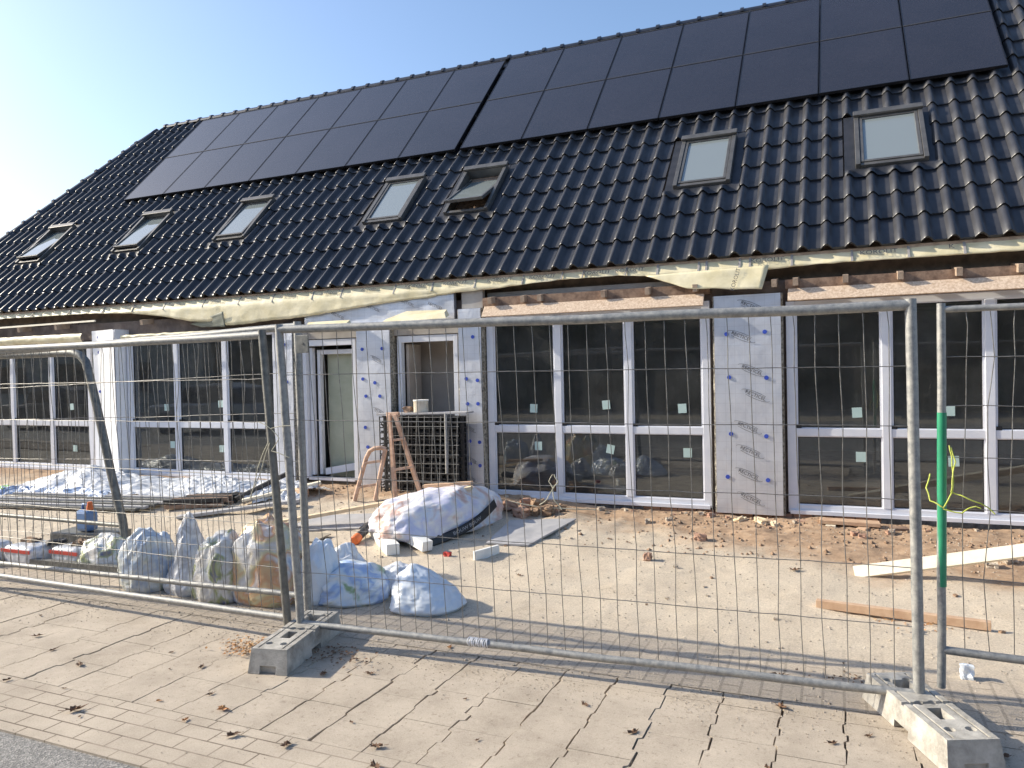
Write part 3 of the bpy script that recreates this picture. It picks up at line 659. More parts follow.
flap([(-8.599,8.199,2.457),(-7.896,8.112,2.598),(-7.896,8.144,2.387),(-8.382,8.199,2.403)], 'turned_flap', MT['memb_in'], .01)
mb = MB(); mk = MB()
for x in (-7.7,-7.1,-6.55,-5.95,-5.5,-4.75,-4.25,-3.7,-3.15,-2.7,-2.45,-2.0,-1.67,-1.29,-1.18,-.89,-.78,-.4,.10,.55,1.0,1.45,-9.6,-9.0,-8.4,-10.3,-11.1,-12): 
    x += rnd.uniform(-.02,.02); zl = max(lowz(x), 2.615)+.006; wv = .013 if x < -1.7 else .02
    mk = MB(); mk.hexa([(q_[0]*KS, q_[1]*KS, 1.7+(q_[2]-1.7)*KS) for q_ in ((x,7.530,zl-.010),(x+wv,7.530,zl-.010),(x+wv,7.545,zl-.010),(x,7.545,zl-.010),(x+.0,7.607,2.728),(x+wv,7.607,2.728),(x+wv,7.615,2.728),(x,7.615,2.728))]); mk.build('grey_strip', MT['strip'], memb)
for x, s_ in ((-9.0,'isolerend'),(-8.2,'Korolit'),(-7.5,'isolerend'),(-6.9,'isolerend'),(-6.3,'Korolit'),(-5.65,'isolerend'),(-5.1,'Korolit'),(-4.45,'KOROLIT'),(-3.95,'KOROLIT'),(-3.4,'KOROLIT'),(-2.9,'KOROLIT'),(-2.3,'KOROLIT'),(-1.95,'KOROLIT'),(-.62,'KOROLIT'),(.33,'KOROLIT'),(.9,'K')):
    v_, f_ = text_verts(s_, .078, (x*KS, 7.565*KS, 1.7+.985*KS), (1,0,0), (0,.62,.78)); mb.add([q-Vector((0,.012,0)) for q in v_], f_)
v_, f_ = text_verts('KOROLIT', .06, (-.90*KS, 7.458*KS, 1.7+.81*KS), (.25,.3,.92), (-.968,0,.25)); mb.add(v_, f_)
mb.build('membrane_print', MT['print'], memb)

# ------------------------------------------------------------------ solar panels
PVW, PVX = .9226*KS, ((-11.33*KS, 'left'), (-4.796*KS, 'right'))
ordn = ['first','second','third','fourth','fifth','sixth','seventh']
pv0 = None
def pvmesh():
    global pv0
    fr = MB(); w_, h_ = PVW-.012, 1.320*KS; t = .011
    def L(x, v, h): q = RP(0, 0, 0); p_ = RP(x, v, h); return (p_[0]-q[0], p_[1]-q[1], p_[2]-q[2])
    def bx(m_, xa, xb, va, vb, ha, hb): m_.hexa([L(xa,va,ha),L(xb,va,ha),L(xb,vb,ha),L(xa,vb,ha),L(xa,va,hb),L(xb,va,hb),L(xb,vb,hb),L(xa,vb,hb)])
    bx(fr,0,t,0,h_,.085,.121); bx(fr,w_-t,w_,0,h_,.085,.121); bx(fr,t,w_-t,0,t,.085,.121); bx(fr,t,w_-t,h_-t,h_,.085,.121)
    gl_ = MB(); bx(gl_,t,w_-t,t,h_-t,.098,.118)
    hk = MB()
    for v_ in (.3,1.05): bx(hk,w_*.0,w_,v_,v_+.03,.045,.083)
    bx(hk,0,w_,h_+.001,h_+.010,.09,.124)  # pale strip stands in for light caught along the frame's top edge
    return fr, gl_, hk
fr, gl_, hk = pvmesh()
fme = gme = hme = None
for xs_, nm in PVX:
    for row, (v_, rn) in enumerate(((2.713*KS,'lower'),(4.044*KS,'upper'))):
        for i in range(7):
            o_ = bpy.data.objects.new('solar_panel', None); C.objects.link(o_); o_.empty_display_size = .1
            o_.location = RP(xs_+PVW*i+.004, v_, 0)
            tag(o_, f'black solar panel, {ordn[i]} from the left in the {rn} row of the {nm} array', 'solar panel', 'solar panels on the roof')
            if fme is None:
                a = MB.build(fr, 'frame', MT['pvframe']); b_ = MB.build(gl_, 'cell_sheet', MT['pv']); c_ = MB.build(hk, 'rail', MT['rwframe'])
                fme, gme, hme = a.data, b_.data, c_.data
                for q in (a, b_, c_): q.parent = o_
            else:
                for nm2, me in (('frame', fme), ('cell_sheet', gme), ('rail', hme)):
                    q = bpy.data.objects.new(nm2, me); C.objects.link(q); q.parent = o_

# ------------------------------------------------------------------ fence panels
def lerp(a, b_, t): return Vector(a)*(1-t)+Vector(b_)*t
def fence(name, bl, br, tl, tr, zl, zr, label, seed, pr=.0255, tr_r=.0255, hz=(.175,.325,.50,.69,.845), pm='galv', slack=.006, ext=(.0,.03), lean_top=.03, nv=34, rm='galv'):
    rr = random.Random(seed); bl, br, tl, tr = map(Vector, (bl, br, tl, tr))
    root = empty(name, tuple((bl+br)/2), label, 'fence', 'mesh fence panels along the pavement')
    for a, b_ in ((bl, tl), (br, tr)):
        mb = MB(); d = (b_-a).normalized(); k = 10
        pts = [lerp(a, b_+d*.03, i/k)+Vector((.003*nz(a.x, i*.6, seed), .003*nz(a.x, i*.6, seed+5), 0)) for i in range(k+1)]
        mb.tube(pts, pr, 14); mb.build('post', MT[pm], root)
    rbl = bl+(tl-bl)*((zl-bl.z)/(tl.z-bl.z)); rbr = br+(tr-br)*((zr-br.z)/(tr.z-br.z))
    for nm, a, b_ in (('top_rail', tl, tr), ('bottom_rail', rbl, rbr)):
        mb = MB(); k = 16
        pts = [lerp(a, b_, i/k)+Vector((0, .004*nz(i*.5, seed, 1), .005*nz(i*.4, seed, 2)-.006*math.sin(math.pi*i/k)*(nm == 'top_rail'))) for i in range(k+1)]
        mb.tube(pts, .0205 if nm == 'bottom_rail' else tr_r, 12); mb.build(nm, MT[rm], root)
    mb = MB(); kk = [[rr.gauss(0, slack*1.0) for _ in range(8)] for _ in range(nv+1)]
    fr_ = (0.,)+tuple(hz)+(1.,)
    def pt(u, t, i=None):
        p = lerp(lerp(rbl, rbr, u), lerp(tl, tr, u), t); n_ = (rbr-rbl).cross(Vector((0,0,1))).normalized()
        return p+n_*(.012*nz(u*3, t*2, seed)*math.sin(math.pi*t))+Vector((0,0,.006*nz(u*5, t*5, seed+9)))*math.sin(math.pi*t)
    for i in range(1, nv):
        u = i/nv; pts = []
        for j in range(len(fr_)-1):
            for q in (0, .33, .66):
                t = fr_[j]+(fr_[j+1]-fr_[j])*q; off = kk[i][j]*(1-q)+kk[i][j+1]*q if j else kk[i][1]*q
                p = pt(u, t); dd = (rbr-rbl).normalized(); pts.append(p+dd*off+dd*.004*nz(u*30, t*9, seed))
        pts.append(pt(u, 1)); mb.tube(pts, .0023, 5, cap=False)
    for t in hz:
        k = 70; mb.tube([pt(i/k, t)+Vector((0, -.004, .004*nz(i*.35, t*20, seed))) for i in range(k+1)], .0023, 5, cap=False)
    mb.build('wire_mesh', MT['wire'], root)
    return root
fence_mid = fence('mesh_fence', (-3.132,3.80,.10), (.325,4.0,.10), (-3.242,3.80,1.985), (.31,4.02,1.962), .135, .125, 'galvanised mesh fence panel in the middle, between the two concrete feet', 1, slack=.0045)
mb = MB(); mb.box((-3.09,3.775,1.83),(-3.0,3.781,1.94)); mb.tube([(-3.045,3.772,1.89),(-3.045,3.79,1.89)], .008, 8); mb.build('clamp_plate', MT['galvdark'], fence_mid, bevel=.002)
mb = MB()
for i in range(22):
    t = i/22; c = lerp((-1.98,4.0-.12,.14), (-1.86,4.0-.11,.135), t); c.y = 3.872+.004*i/22
    mb.tube([c+Vector((.0, .022*math.cos(a), .022*math.sin(a))) for a in [2*math.pi*k/10 for k in range(11)]], .0025, 4)
f3 = fence('mesh_fence', (-6.75,3.90,.10), (-3.235,3.80,.10), (-6.85,3.92,1.95), (-3.38,3.80,1.955), .135, .155, 'front galvanised panel of the doubled fence on the left, with a leaning end post', 2, pm='galvdark', slack=.009)
f4 = fence('mesh_fence', (-6.80,4.10,.12), (-3.285,4.06,.12), (-6.70,4.10,1.93), (-3.31,4.06,2.02), .155, .215, 'rear galvanised panel of the doubled fence on the left', 3, pm='galv', slack=.010, hz=(.16,.325,.50,.68,.83))
f2 = fence('mesh_fence', (.448,4.30,.06), (3.93,4.12,.06), (.465,4.30,1.952), (3.95,4.12,1.945), .25, .24, 'right fence panel with a green painted post and slacker bent wires', 4, slack=.016, hz=(.22,.42,.57,.72,.86), pr=.020, tr_r=.016)
mb = MB(); mb.tube([(.4625,4.30,1.44),(.4585,4.30,1.0),(.4545,4.30,.57)],   .0216, 16); mb.build('green_painted_section', MT['green'], f2)
# round cornered tube frame leaning behind the left fence
rf_ = empty('leaning_gate', (-6.0,4.9,0), 'thick grey tube frame with a rounded corner leaning behind the left fence', 'frame')
mb = MB(); pts = [(-5.98,4.90,.02),(-6.04,4.9,.40),(-6.163,4.9,.80),(-6.27,4.9,1.22),(-6.36,4.9,1.55),(-6.43,4.9,1.78),(-6.46,4.9,1.86),(-6.53,4.9,1.92),(-6.62,4.9,1.945),(-6.8,4.9,1.95),(-9.2,4.9,1.95)]
mb.tube(pts, .038, 14); mb.build('tube', MT['galvdark'], rf_)
mb = MB(); mb.tube([(-9.1,4.9,1.95),(-9.1,4.9,.02)], .038, 12); mb.build('tube', MT['galvdark'], rf_)
mb = MB(); mb.tube([(-9.1,4.9,.35),(-6.03,4.9,.35)], .02, 10); mb.build('cross_bar', MT['galvdark'], rf_)

# concrete feet
def fused(cut, name, src):
    for c_ in cut:
        m_ = src.modifiers.new('cut', 'BOOLEAN'); m_.operation = 'DIFFERENCE'; m_.object = c_; m_.solver = 'EXACT'
    dg = bpy.context.evaluated_depsgraph_get(); dg.update()
    me = bpy.data.meshes.new_from_object(src.evaluated_get(dg))
    src.modifiers.clear(); src.data = me
    for c_ in cut: bpy.data.objects.remove(c_, do_unlink=True)
    return src
W2, L2, H2 = .110, .365, .136
mb = MB()
def ring(w_, l_, z): return [(-w_,-l_,z),(w_,-l_,z),(w_,l_,z),(-w_,l_,z)]
mb.hexa(ring(W2+.012, L2+.008, 0)+ring(W2, L2-.02, H2))
blk = mb.build('block', MT['conc'])
cuts = []
def cbox(a, b_): 
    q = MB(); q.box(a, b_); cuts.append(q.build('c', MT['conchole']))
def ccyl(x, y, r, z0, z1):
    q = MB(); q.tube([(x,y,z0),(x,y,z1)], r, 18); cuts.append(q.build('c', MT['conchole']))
for s_ in (-1, 1):
    cbox((-.045, s_*.20-.055, .06), (.045, s_*.20+.055, .2)) if s_ > 0 else cbox((-.032, -.165, .05), (.032, -.055, .2))
    for x in (-.045, .045): ccyl(x, s_*.255, .022, .07, .2)
    cbox((-.05, s_*.40-.05*(s_ > 0)-.0*(s_<0)-.02, -.02), (.05, s_*.40+.05, .045))
cbox((-.2, -.06, -.02), (.2, .06, .035))
cbox((-.2, -.012, H2-.012), (.2, .012, .2))
for x in (-.075, .075): cbox((x-.006, -.33, H2-.007), (x+.006, .33, .2))
for x in (-.03, .03): ccyl(x, .0, .023, .03, .2)
fused(cuts, 'block', blk)
bv = blk.modifiers.new('bevel', 'BEVEL'); bv.width = .006; bv.segments = 2; bv.limit_method = 'ANGLE'; bv.angle_limit = R(50)
for i, (x, y, rz, lb) in enumerate(((-3.075,3.70,12,'concrete fence foot on the left, its slotted end pointing at the road'),(.345,3.885,24,'concrete fence foot on the right, set askew under the middle panel and green post'))):
    o_ = empty('concrete_foot', (x,y,.002), lb, 'fence foot', 'concrete fence feet', R(rz))
    q = blk if i == 0 else blk.copy()
    if i: C.objects.link(q)
    q.parent = o_
# ------------------------------------------------------------------ bags
def bag(name, c, rx, ry, h, mt, label, cat, seed, peak=(0,0), p=1.0, rz=0, square=2.0, wr=.03, group=None, tip=0, base=None, seg=90, rg=60):
    mb = MB(); z0 = gh(c[0], c[1]) if base is None else base
    cz, sz = math.cos(R(rz)), math.sin(R(rz))
    def fn(a, t):
        an = 2*math.pi*a; ca_, sa_ = math.cos(an), math.sin(an)
        q = (abs(ca_)**square+abs(sa_)**square)**(-1/square)
        th = t*math.pi*.5
        if t < .12: rad = .90+.10*(t/.12); z = h*.10*(t/.12)
        else:
            u_ = (t-.12)/.88; z = h*(.10+.90*u_); rad = max(0, (1-u_**p))**(.5 if p > 1.4 else .72)
            rad = rad*(1-tip)+tip*(1-u_)**.45*(.35+.65*(1-u_))
        def rg_(k_, o_): return 1-2.2*abs(nz(ca_*rad*k_, sa_*rad*k_, seed*1.7+o_+z/h*k_*.8))
        up_ = max(0, (t-.35)/.65)
        fold = wr*(.9*nz(ca_*1.5, sa_*1.5, seed+t*1.2)+.55*(rg_(1.7,0)-.3)+.38*(rg_(3.8,3)-.4)+.22*(rg_(8,7)-.4)+.10*(rg_(17,9)-.4)+.30*up_*(1-2*abs(nz(ca_*2.4, sa_*2.4, seed+.5+t*.3))))
        rd = rad+fold*(.6+.4*min(1, rad*2))*(1 if t > .02 else .5)*(1 if rad > .01 else 0)
        x = ca_*q*rx*rd+peak[0]*(z/h)**1.3; y = sa_*q*ry*rd+peak[1]*(z/h)**1.3
        z2 = z+h*wr*1.3*nz(ca_*rad*3, sa_*rad*3, seed+3)*t
        return (c[0]+x*cz-y*sz, c[1]+x*sz+y*cz, z0-.004+z2)
    mb.grid(fn, seg, rg)
    o_ = mb.build(name, mt); tag(o_, label, cat, group); return o_
GB = 'rubble and rubbish bags by the fence'
bag('rubble_bag', (-2.76,4.74), .265, .26, .31, MT['bag_blue'], 'pale blue pointed bag standing alone on the sand behind the middle fence', 'bag', 11, (-.11,0), 1.15, 8, 2.4, .10, GB)
bag('rubble_bag', (-3.42,4.72), .30, .25, .27, MT['bag_green'], 'plump blue bag with green print right of the left fence posts', 'bag', 12, (.0,0), 2.4, 20, 2.5, .10, GB)
bag('rubble_bag', (-3.18,5.02), .17, .16, .20, MT['bag_clear2'], 'small greenish grey bag bulging behind the blue printed bag', 'bag', 13, (0,0), 2.2, 0, 2.3, .12, GB)
bag('rubble_bag', (-3.82,5.15), .22, .2, .30, MT['bag_clear2'], 'crumpled grey bag top showing behind the printed blue bag', 'bag', 14, (.05,0), 1.2, 0, 2.2, .14, GB)
bag('rubbish_bag', (-5.17,4.42), .21, .17, .47, MT['bag_clear'], 'clear bag with blue contents, leftmost of the bag row', 'bag', 15, (0,0), 4.0, 0, 2.8, .12, GB)
bag('rubbish_bag', (-4.74,4.46), .22, .18, .63, MT['bag_clear2'], 'tall clear bag gathered to a point, second from left in the row', 'bag', 16, (-.03,0), 1.5, 0, 2.2, .11, GB, tip=.9)
bag('rubbish_bag', (-4.36,4.40), .20, .17, .50, MT['bag_clear3'], 'greyish clear bag between the pointed bag and the orange-tinted bag', 'bag', 17, (0.03,0), 3.6, 0, 2.8, .12, GB)
bag('rubbish_bag', (-3.98,4.48), .27, .20, .61, MT['bag_clear4'], 'bulky clear bag with orange and yellow contents left of the fence posts', 'bag', 18, (0,0), 4.5, 0, 3.0, .11, GB)
bag('rubbish_bag', (-3.60,4.60), .16, .16, .46, MT['bag_blue'], 'blue plastic bag wedged behind the leaning fence posts', 'bag', 19, (0,0), 2.3, 0, 2.2, .12, GB)
# big rubble sack lying by the doors
sk = bag('rubble_sack', (-3.76,6.74), .40, .70, .40, MT['bag_rubble'], 'big white sack of rubble lying in front of the crates with a black band', 'sack', 21, (-.05,.05), 3.0, -18, 3.2, .10, seg=120)
mb = MB(); A_ = Vector((-3.60,6.10,.055)); B_ = Vector((-3.30,7.12,.30))
def bandf(a, c):
    p = lerp(A_, B_, a); n_ = Vector((.97,-.2,0)); bow = .10*math.sin(math.pi*a)
    return p+n_*(bow+.012-.035*c)+Vector((0,0,-.02+.075*c-.02*math.sin(math.pi*a)))
mb.grid(bandf, 30, 4); q = mb.build('band', MT['black'], sk); q_ = q.modifiers.new('t', 'SOLIDIFY'); q_.thickness = .004
mb = MB()
v_, f_ = text_verts('BOUW BOUW', .042, (0,0,0), (1,0,0), (0,1,0))
L_ = (B_-A_).length
def bend(p):
    a = min(1, max(0, .5+p.x/L_*1.5)); c = .5+p.y/.075; q0 = Vector(bandf(a, c)); return q0+Vector((.97,-.2,.3))*.006
mb.add([bend(v) for v in v_], f_); mb.build('band_print', MT['greysheet'], sk)

# ------------------------------------------------------------------ timber, blocks, boards
def bar(name, a, b_, wd, ht, mt, label, cat, group=None, bev=.003, upv=(0,0,1)):
    mb = MB(); mb.beam(a, b_, wd, ht, upv=upv); o_ = mb.build(name, mt, bevel=bev); tag(o_, label, cat, group); return o_
bar('plank', (.085,6.45,.055), (2.45,6.44,.60), .10, .032, MT['palewood'], 'long pale plank rising to the right on the brown soil', 'plank', upv=(0,-.78,.62))
bag('soil_sack', (2.35,6.45), .22, .25, .53, MT['bag_rubble'], 'white sack under the raised end of the pale plank', 'sack', 41, (0,0), 3, 0, 3, .08)
bar('timber', (-.17,5.63,.030), (.85,5.50,.030), .05, .055, MT['brownwood'], 'brown squared timber lying flat on the sand near the green post', 'timber')
bar('plank', (-5.42,6.30,.15), (-3.50,6.98,.49), .10, .035, MT['pinewood'], 'long fresh plank lying slantwise over the rubble sack', 'plank')
bar('plank', (-4.15,7.1,.46), (-3.62,7.22,.50), .09, .03, MT['brownwood'], 'short brown plank end behind the rubble sack', 'plank')
bar('white_beam', (-4.36,6.44,.105), (-3.76,5.86,.080), .12, .10, MT['white'], 'white beam lying on the ground under the sack, left one', 'beam')
bar('white_beam', (-4.10,6.32,.205), (-3.48,6.00,.100), .11, .09, MT['white'], 'white beam resting across the other beam by the sack', 'beam')
bar('white_block', (-2.97,5.93,.062), (-2.86,6.20,.068), .03, .095, MT['white'], 'short white grooved block standing alone on the sand', 'block')
o_ = empty('tube', (-4.33,6.2,.06), 'black tube with an orange ring lying beside the white beams', 'tube')
mb = MB(); a, b_ = Vector((-4.29,6.02,.095)), Vector((-4.42,6.66,.20)); mb.tube([a, b_], .04, 16); mb.build('body', MT['black'], o_)
mb = MB(); d_ = (b_-a).normalized(); mb.tube([a-d_*.02, a+d_*.0, a+d_*.07, a+d_*.075], [.038,.047,.047,.04], 16); mb.build('orange_ring', MT['orange'], o_)
def sheet(name, P4, th, mt, label, cat, amp=.006, seed=0, group=None):
    A_, B_, C_, D_ = map(Vector, P4); mb = MB()
    f_ = lambda a, c: (A_*(1-a)+B_*a)*(1-c)+(D_*(1-a)+C_*a)*c+Vector((0,0,amp*nz(a*4, c*4, seed)))
    mb.grid(f_, 16, 16, smooth=False)
    o_ = mb.build(name, mt); q = o_.modifiers.new('t', 'SOLIDIFY'); q.thickness = th; q.offset = 1; tag(o_, label, cat, group); return o_
sheet('board', [(-3.06,6.36,.085),(-2.66,6.42,.08),(-2.50,7.34,.16),(-3.10,7.02,.17)], -.018, MT['greysheet'], 'flat grey board lying on rubble right of the sack', 'board')
sheet('board', [(-5.35,6.25,.075),(-4.55,6.45,.11),(-4.60,6.95,.17),(-5.35,6.75,.14)], -.015, MT['greysheet'], 'pale grey board lying on the ground left of the black tube', 'board')
sheet('board', [(-5.5,5.9,.05),(-4.75,5.98,.06),(-4.72,6.22,.09),(-5.4,6.2,.09)], -.012, MT['farsand'], 'dusty flat board on the sand in front of the slanting plank', 'board')
# loose bricks
def chunk(name, x, y, s_, mt, label, cat, group=None, seed=0, asp=(1.4,1,.8), rz=0, dz=0):
    bm = bmesh.new(); bmesh.ops.create_cube(bm, size=1); bmesh.ops.subdivide_edges(bm, edges=bm.edges, cuts=3, use_grid_fill=True)
    me = bpy.data.meshes.new(name)
    for v_ in bm.verts:
        c_ = v_.co.copy(); v_.co = Vector((c_.x*asp[0], c_.y*asp[1], c_.z*asp[2]))*s_+Vector((nz(c_.x*3, c_.y*3, seed+c_.z*3), nz(c_.y*3, c_.z*3, seed+4+c_.x*3), nz(c_.z*3, c_.x*3, seed+8+c_.y*3)))*s_*.28
    bm.to_mesh(me); bm.free(); me.materials.append(mt); o_ = bpy.data.objects.new(name, me); C.objects.link(o_)
    o_.location = (x, y, gh(x, y)+s_*asp[2]*.42+dz); o_.rotation_euler = (rnd.uniform(-.1,.1), rnd.uniform(-.1,.1), rz)
    return tag(o_, label, cat, group)
chunk('brick_piece', -1.53, 6.36, .060, MT['brick'], 'dark brown brick piece alone on the open sand', 'brick', seed=1, asp=(1,1,1.1))
chunk('brick_piece', -1.20, 7.05, .075, MT['brick'], 'pinkish brick piece near the silver insulation board', 'brick', seed=2)
chunk('brick_piece', -3.25, 5.95, .045, MT['redp'], 'small red brick shard between the pale blue bag and the white block', 'brick', seed=3)
k = 0
RL = 'broken brick in the rubble heap behind the grey board'
for (x, y) in ((-3.15,7.55),(-3.02,7.62),(-3.30,7.48),(-2.9,7.5),(-3.2,7.7),(-2.78,7.66),(-3.12,7.35),(-3.0,7.45)):
    k += 1; chunk('brick_piece', x, y, rnd.uniform(.06,.11), MT['brick'] if k % 2 else MT['clod'], RL, 'brick', 'bricks in the rubble heap', 10+k, rz=rnd.random()*3, dz=.02)
for (x, y) in ((1.08,6.95),(1.22,7.05),(1.35,6.9)):
    k += 1; chunk('stone', x, y, rnd.uniform(.05,.08), MT['pebble'], 'pale stone on the soil behind the long pale plank', 'stone', 'stones behind the pale plank', 10+k, rz=rnd.random()*3)
for (x, y, s_) in ((-.95,7.95,.07),(-.75,7.9,.08),(-.62,7.86,.06)):
    k += 1; chunk('wood_block', x, y, s_, MT['pinewood'], f"pale rubble piece at the foot of the silver insulation board, {('left','middle','right')[int(round((x+.95)/.17))]} of three", 'rubble', 'rubble under the insulation board', 10+k, rz=rnd.random()*3, asp=(1.8,1,.5))
bar('packer_board', (-.20,7.93,.165), (.33,7.95,.155), .16, .035, MT['brownwood'], 'flat packing board under the right window sill', 'board')
bar('packer_block', (-.10,7.83,.09), (-.10,8.02,.10), .09, .10, MT['palewood'], 'pale wooden block under the left end of the packing board', 'block')
bar('packer_block', (.16,7.78,.09), (.24,8.0,.09), .09, .09, MT['brownwood'], 'brown tilted block under the right end of the packing board', 'block')
bar('packer_block', (.42,7.9,.10), (.56,7.92,.10), .12, .09, MT['wood'], 'dark brown block in front of the black sheet by the sill', 'block')
bar('packer_block', (-.42,7.98,.11), (-.24,7.98,.11), .12, .07, MT['brick'], 'brick lying under the sill beside the silver board', 'brick')

RB = (('brick fragment in the loose rubble along the house wall','bricks along the wall','brick_piece'),('pale stone fragment in the loose rubble along the house wall','stones along the wall','stone'))
for q in range(46):
    x = rnd.uniform(-3.0,3.0) if q % 3 else rnd.uniform(-6.4,-3.4); y = 8.02-.55*rnd.random()**2
    k_ = q % 2; chunk(RB[k_][2], x, y, rnd.uniform(.022,.055), MT['brick'] if k_ == 0 else MT['pebble'], RB[k_][0], 'brick' if k_ == 0 else 'stone', RB[k_][1], 200+q, rz=rnd.random()*3)
for q in range(30):
    x = rnd.uniform(-4.5,2.2); y = rnd.uniform(4.7,7.4)
    chunk('stone', x, y, rnd.uniform(.010,.024), MT['pebble'] if q % 3 else MT['clod'], 'small stone lying loose on the open sandy yard', 'stone', 'small stones on the yard', 300+q, rz=rnd.random()*3)
# trestle
tr_ = empty('trestle', (-4.95,7.5,.2), 'orange-brown folding trestle standing before the black crates', 'trestle')
def leg(a, b_, nm='leg', r_=(.05,.035)): mb = MB(); mb.beam(a, b_, *r_, upv=(0,1,0)); mb.build(nm, MT['rustwood'], tr_, bevel=.004)
leg((-4.888,7.60,1.20),(-4.763,7.50,.235)); leg((-4.806,7.60,1.20),(-4.545,7.72,.235))
leg((-4.93,7.62,1.20),(-4.76,7.62,1.205), 'top_bar', (.05,.04)); leg((-4.82,7.575,.90),(-4.70,7.645,.92), 'cross_bar', (.03,.05)); leg((-4.79,7.53,.56),(-4.62,7.68,.58), 'cross_bar', (.03,.04))
mb = MB(); mb.tube([(-5.235,7.35,.195),(-5.16,7.4,.5),(-5.12,7.45,.70),(-5.07,7.45,.78),(-5.0,7.45,.815),(-4.92,7.47,.82),(-4.88,7.5,.80)], .026, 8); mb.build('leg', MT['rustwood'], tr_)
mb = MB(); mb.tube([(-4.965,7.38,.215),(-4.93,7.44,.5),(-4.885,7.5,.80)], .026, 8); mb.build('leg', MT['rustwood'], tr_)
leg((-5.12,7.43,.64),(-4.91,7.47,.67), 'cross_bar', (.03,.035)); leg((-5.20,7.37,.36),(-4.95,7.42,.40), 'cross_bar', (.03,.035))
# black lattice crates
cr = [(-5.20,-4.66),(-4.65,-4.12)]
for j in range(2):
    for i, (xa, xb) in enumerate(cr):
        o_ = empty('lattice_crate', ((xa+xb)/2,7.98,.2+.48*j), f"black lattice crate in the doorway stack, {('bottom','top')[j]} {('left','right')[i]} one", 'crate', 'black lattice crates')
        mb = MB(); z0, z1 = .215+.475*j, .685+.475*j; ya, yb = 7.86, 8.08
        n_ = 7
        for q in range(n_+1):
            z = z0+(z1-z0-.014)*q/n_; mb.box((xa,ya,z),(xb,ya+.012,z+.012)); mb.box((xa,ya+.06,z),(xb,yb,z+.012))
            x = xa+(xb-xa-.012)*q/n_; mb.box((x,ya-.004,z0),(x+.010,ya+.008,z1)); mb.box((x,ya+.09,z0),(x+.05,ya+.10,z1))
        for q in range(5):
            a = Vector((xa, ya+.04, z0+(z1-z0)*q/5)); b_ = Vector((xb, ya+.04, z0+(z1-z0)*((q*2+2) % 5)/5)); mb.beam(a, b_, .012, .02)
        mb.build('lattice', MT['crate'], o_)
        mb = MB(); mb.box((xa,yb,z0),(xb,yb+.012,z1)); mb.build('back_plate', MT['black'], o_)
bar('board', (-5.22,7.93,1.185), (-3.99,7.94,1.21), .20, .022, MT['greysheet'], 'grey board lying on top of the black crates', 'board')
gm = empty('wire_grid', (-4.55,7.8,.2), 'light wire grid sheet leaning against the black crates', 'wire grid')
mb = MB()
for q in range(9):
    x = -4.98+.11*q; mb.tube([(x-.02,7.78,.20),(x,7.83,1.17)], .003, 5)
for q in range(9):
    z = .27+.11*q; mb.tube([(-5.0,7.78+.05*(z-.2),z),(-4.08,7.78+.05*(z-.2),z+.01)], .0026, 5)
mb.build('wires', MT['barw'], gm)
mb = MB(); mb.tube([(-4.24,7.80,.5),(-4.25,7.82,1.2)], .018, 8); mb.build('upright', MT['barw'], gm)
tn = empty('paint_tin', (-4.65,7.94,1.22), 'beige tin standing on the grey board over the crates', 'tin')
mb = MB(); mb.tube([(-4.65,7.94,1.212),(-4.65,7.94,1.35)], .09, 20); mb.build('body', MT['tin'], tn)
mb = MB(); mb.tube([(-4.65,7.94,1.345),(-4.65,7.94,1.36)], .094, 20); mb.build('lid', MT['white'], tn)
o_ = chunk('dark_package', -4.83, 7.94, .075, MT['wood'], 'small dark package left of the beige tin', 'package', seed=44); o_.location.z = 1.245

# ------------------------------------------------------------------ left yard clutter
def tarp(name, x0, x1, y0, y1, hfn, mt, label, seed, cat='plastic sheet'):
    mb = MB()
    def f_(a, c):
        ex = .12*nz(a*4, c*4, seed); x = x0+(x1-x0)*a+ex*(c-.5); y = y0+(y1-y0)*c+.15*nz(a*5, 1, seed+2)
        return (x, y, gh(x, min(y, 8.2))+.012+hfn(a, c)+.05*abs(nz(a*7, c*7, seed+5))+.03*abs(nz(a*19, c*15, seed+8)))
    mb.grid(f_, 80, 40, smooth=False); o_ = mb.build(name, mt); q = o_.modifiers.new('t', 'SOLIDIFY'); q.thickness = .002; tag(o_, label, cat); return o_
tarp('plastic_sheet', -10.8, -7.6, 6.95, 8.0, lambda a, c: .20*math.exp(-((a-.28)/.2)**2)*math.sin(math.pi*min(1,c*1.1)), MT['tarp'], 'crumpled white plastic sheeting heaped below the leftmost window', 31)
tarp('plastic_sheet', -8.2, -6.4, 7.25, 8.05, lambda a, c: .06*math.sin(math.pi*c), MT['tarp'], 'white plastic sheeting spread below the sun-bright insulation board', 32)
tarp('plastic_sheet', -10.7, -8.6, 6.60, 6.98, lambda a, c: .08*math.sin(math.pi*c), MT['tarpblue'], 'blue plastic sheet rolled along the front of the white heap', 33)
for q in range(6):
    bar('metal_profile', (-10.4+.05*q,6.15+.09*q,.10+.018*q), (-7.7+.06*q,6.45+.085*q,.13+.016*q), .07, .03, MT['greysheet'] if q % 2 else MT['galvdark'], f"{'pale' if q % 2 else 'dark'} grey metal profile before the leftmost window, {('nearest the fence','second from the fence','third from the fence','fourth from the fence','fifth from the fence','nearest the window')[q]}", 'metal profile', 'grey metal profiles')
for q in range(7):
    for h_ in range(2):
        bar('dark_batten', (-7.46+.03*h_+rnd.uniform(-.05,.05),6.62+.075*q,.14+.055*h_+.02*rnd.random()), (-6.80+rnd.uniform(-.05,.05),6.86+.07*q,.15+.055*h_+.02*rnd.random()), .06, .045, MT['crate'] if (q+h_) % 2 else MT['wood'], 'short dark batten in the bundle before the second window', 'batten', 'bundle of dark battens')
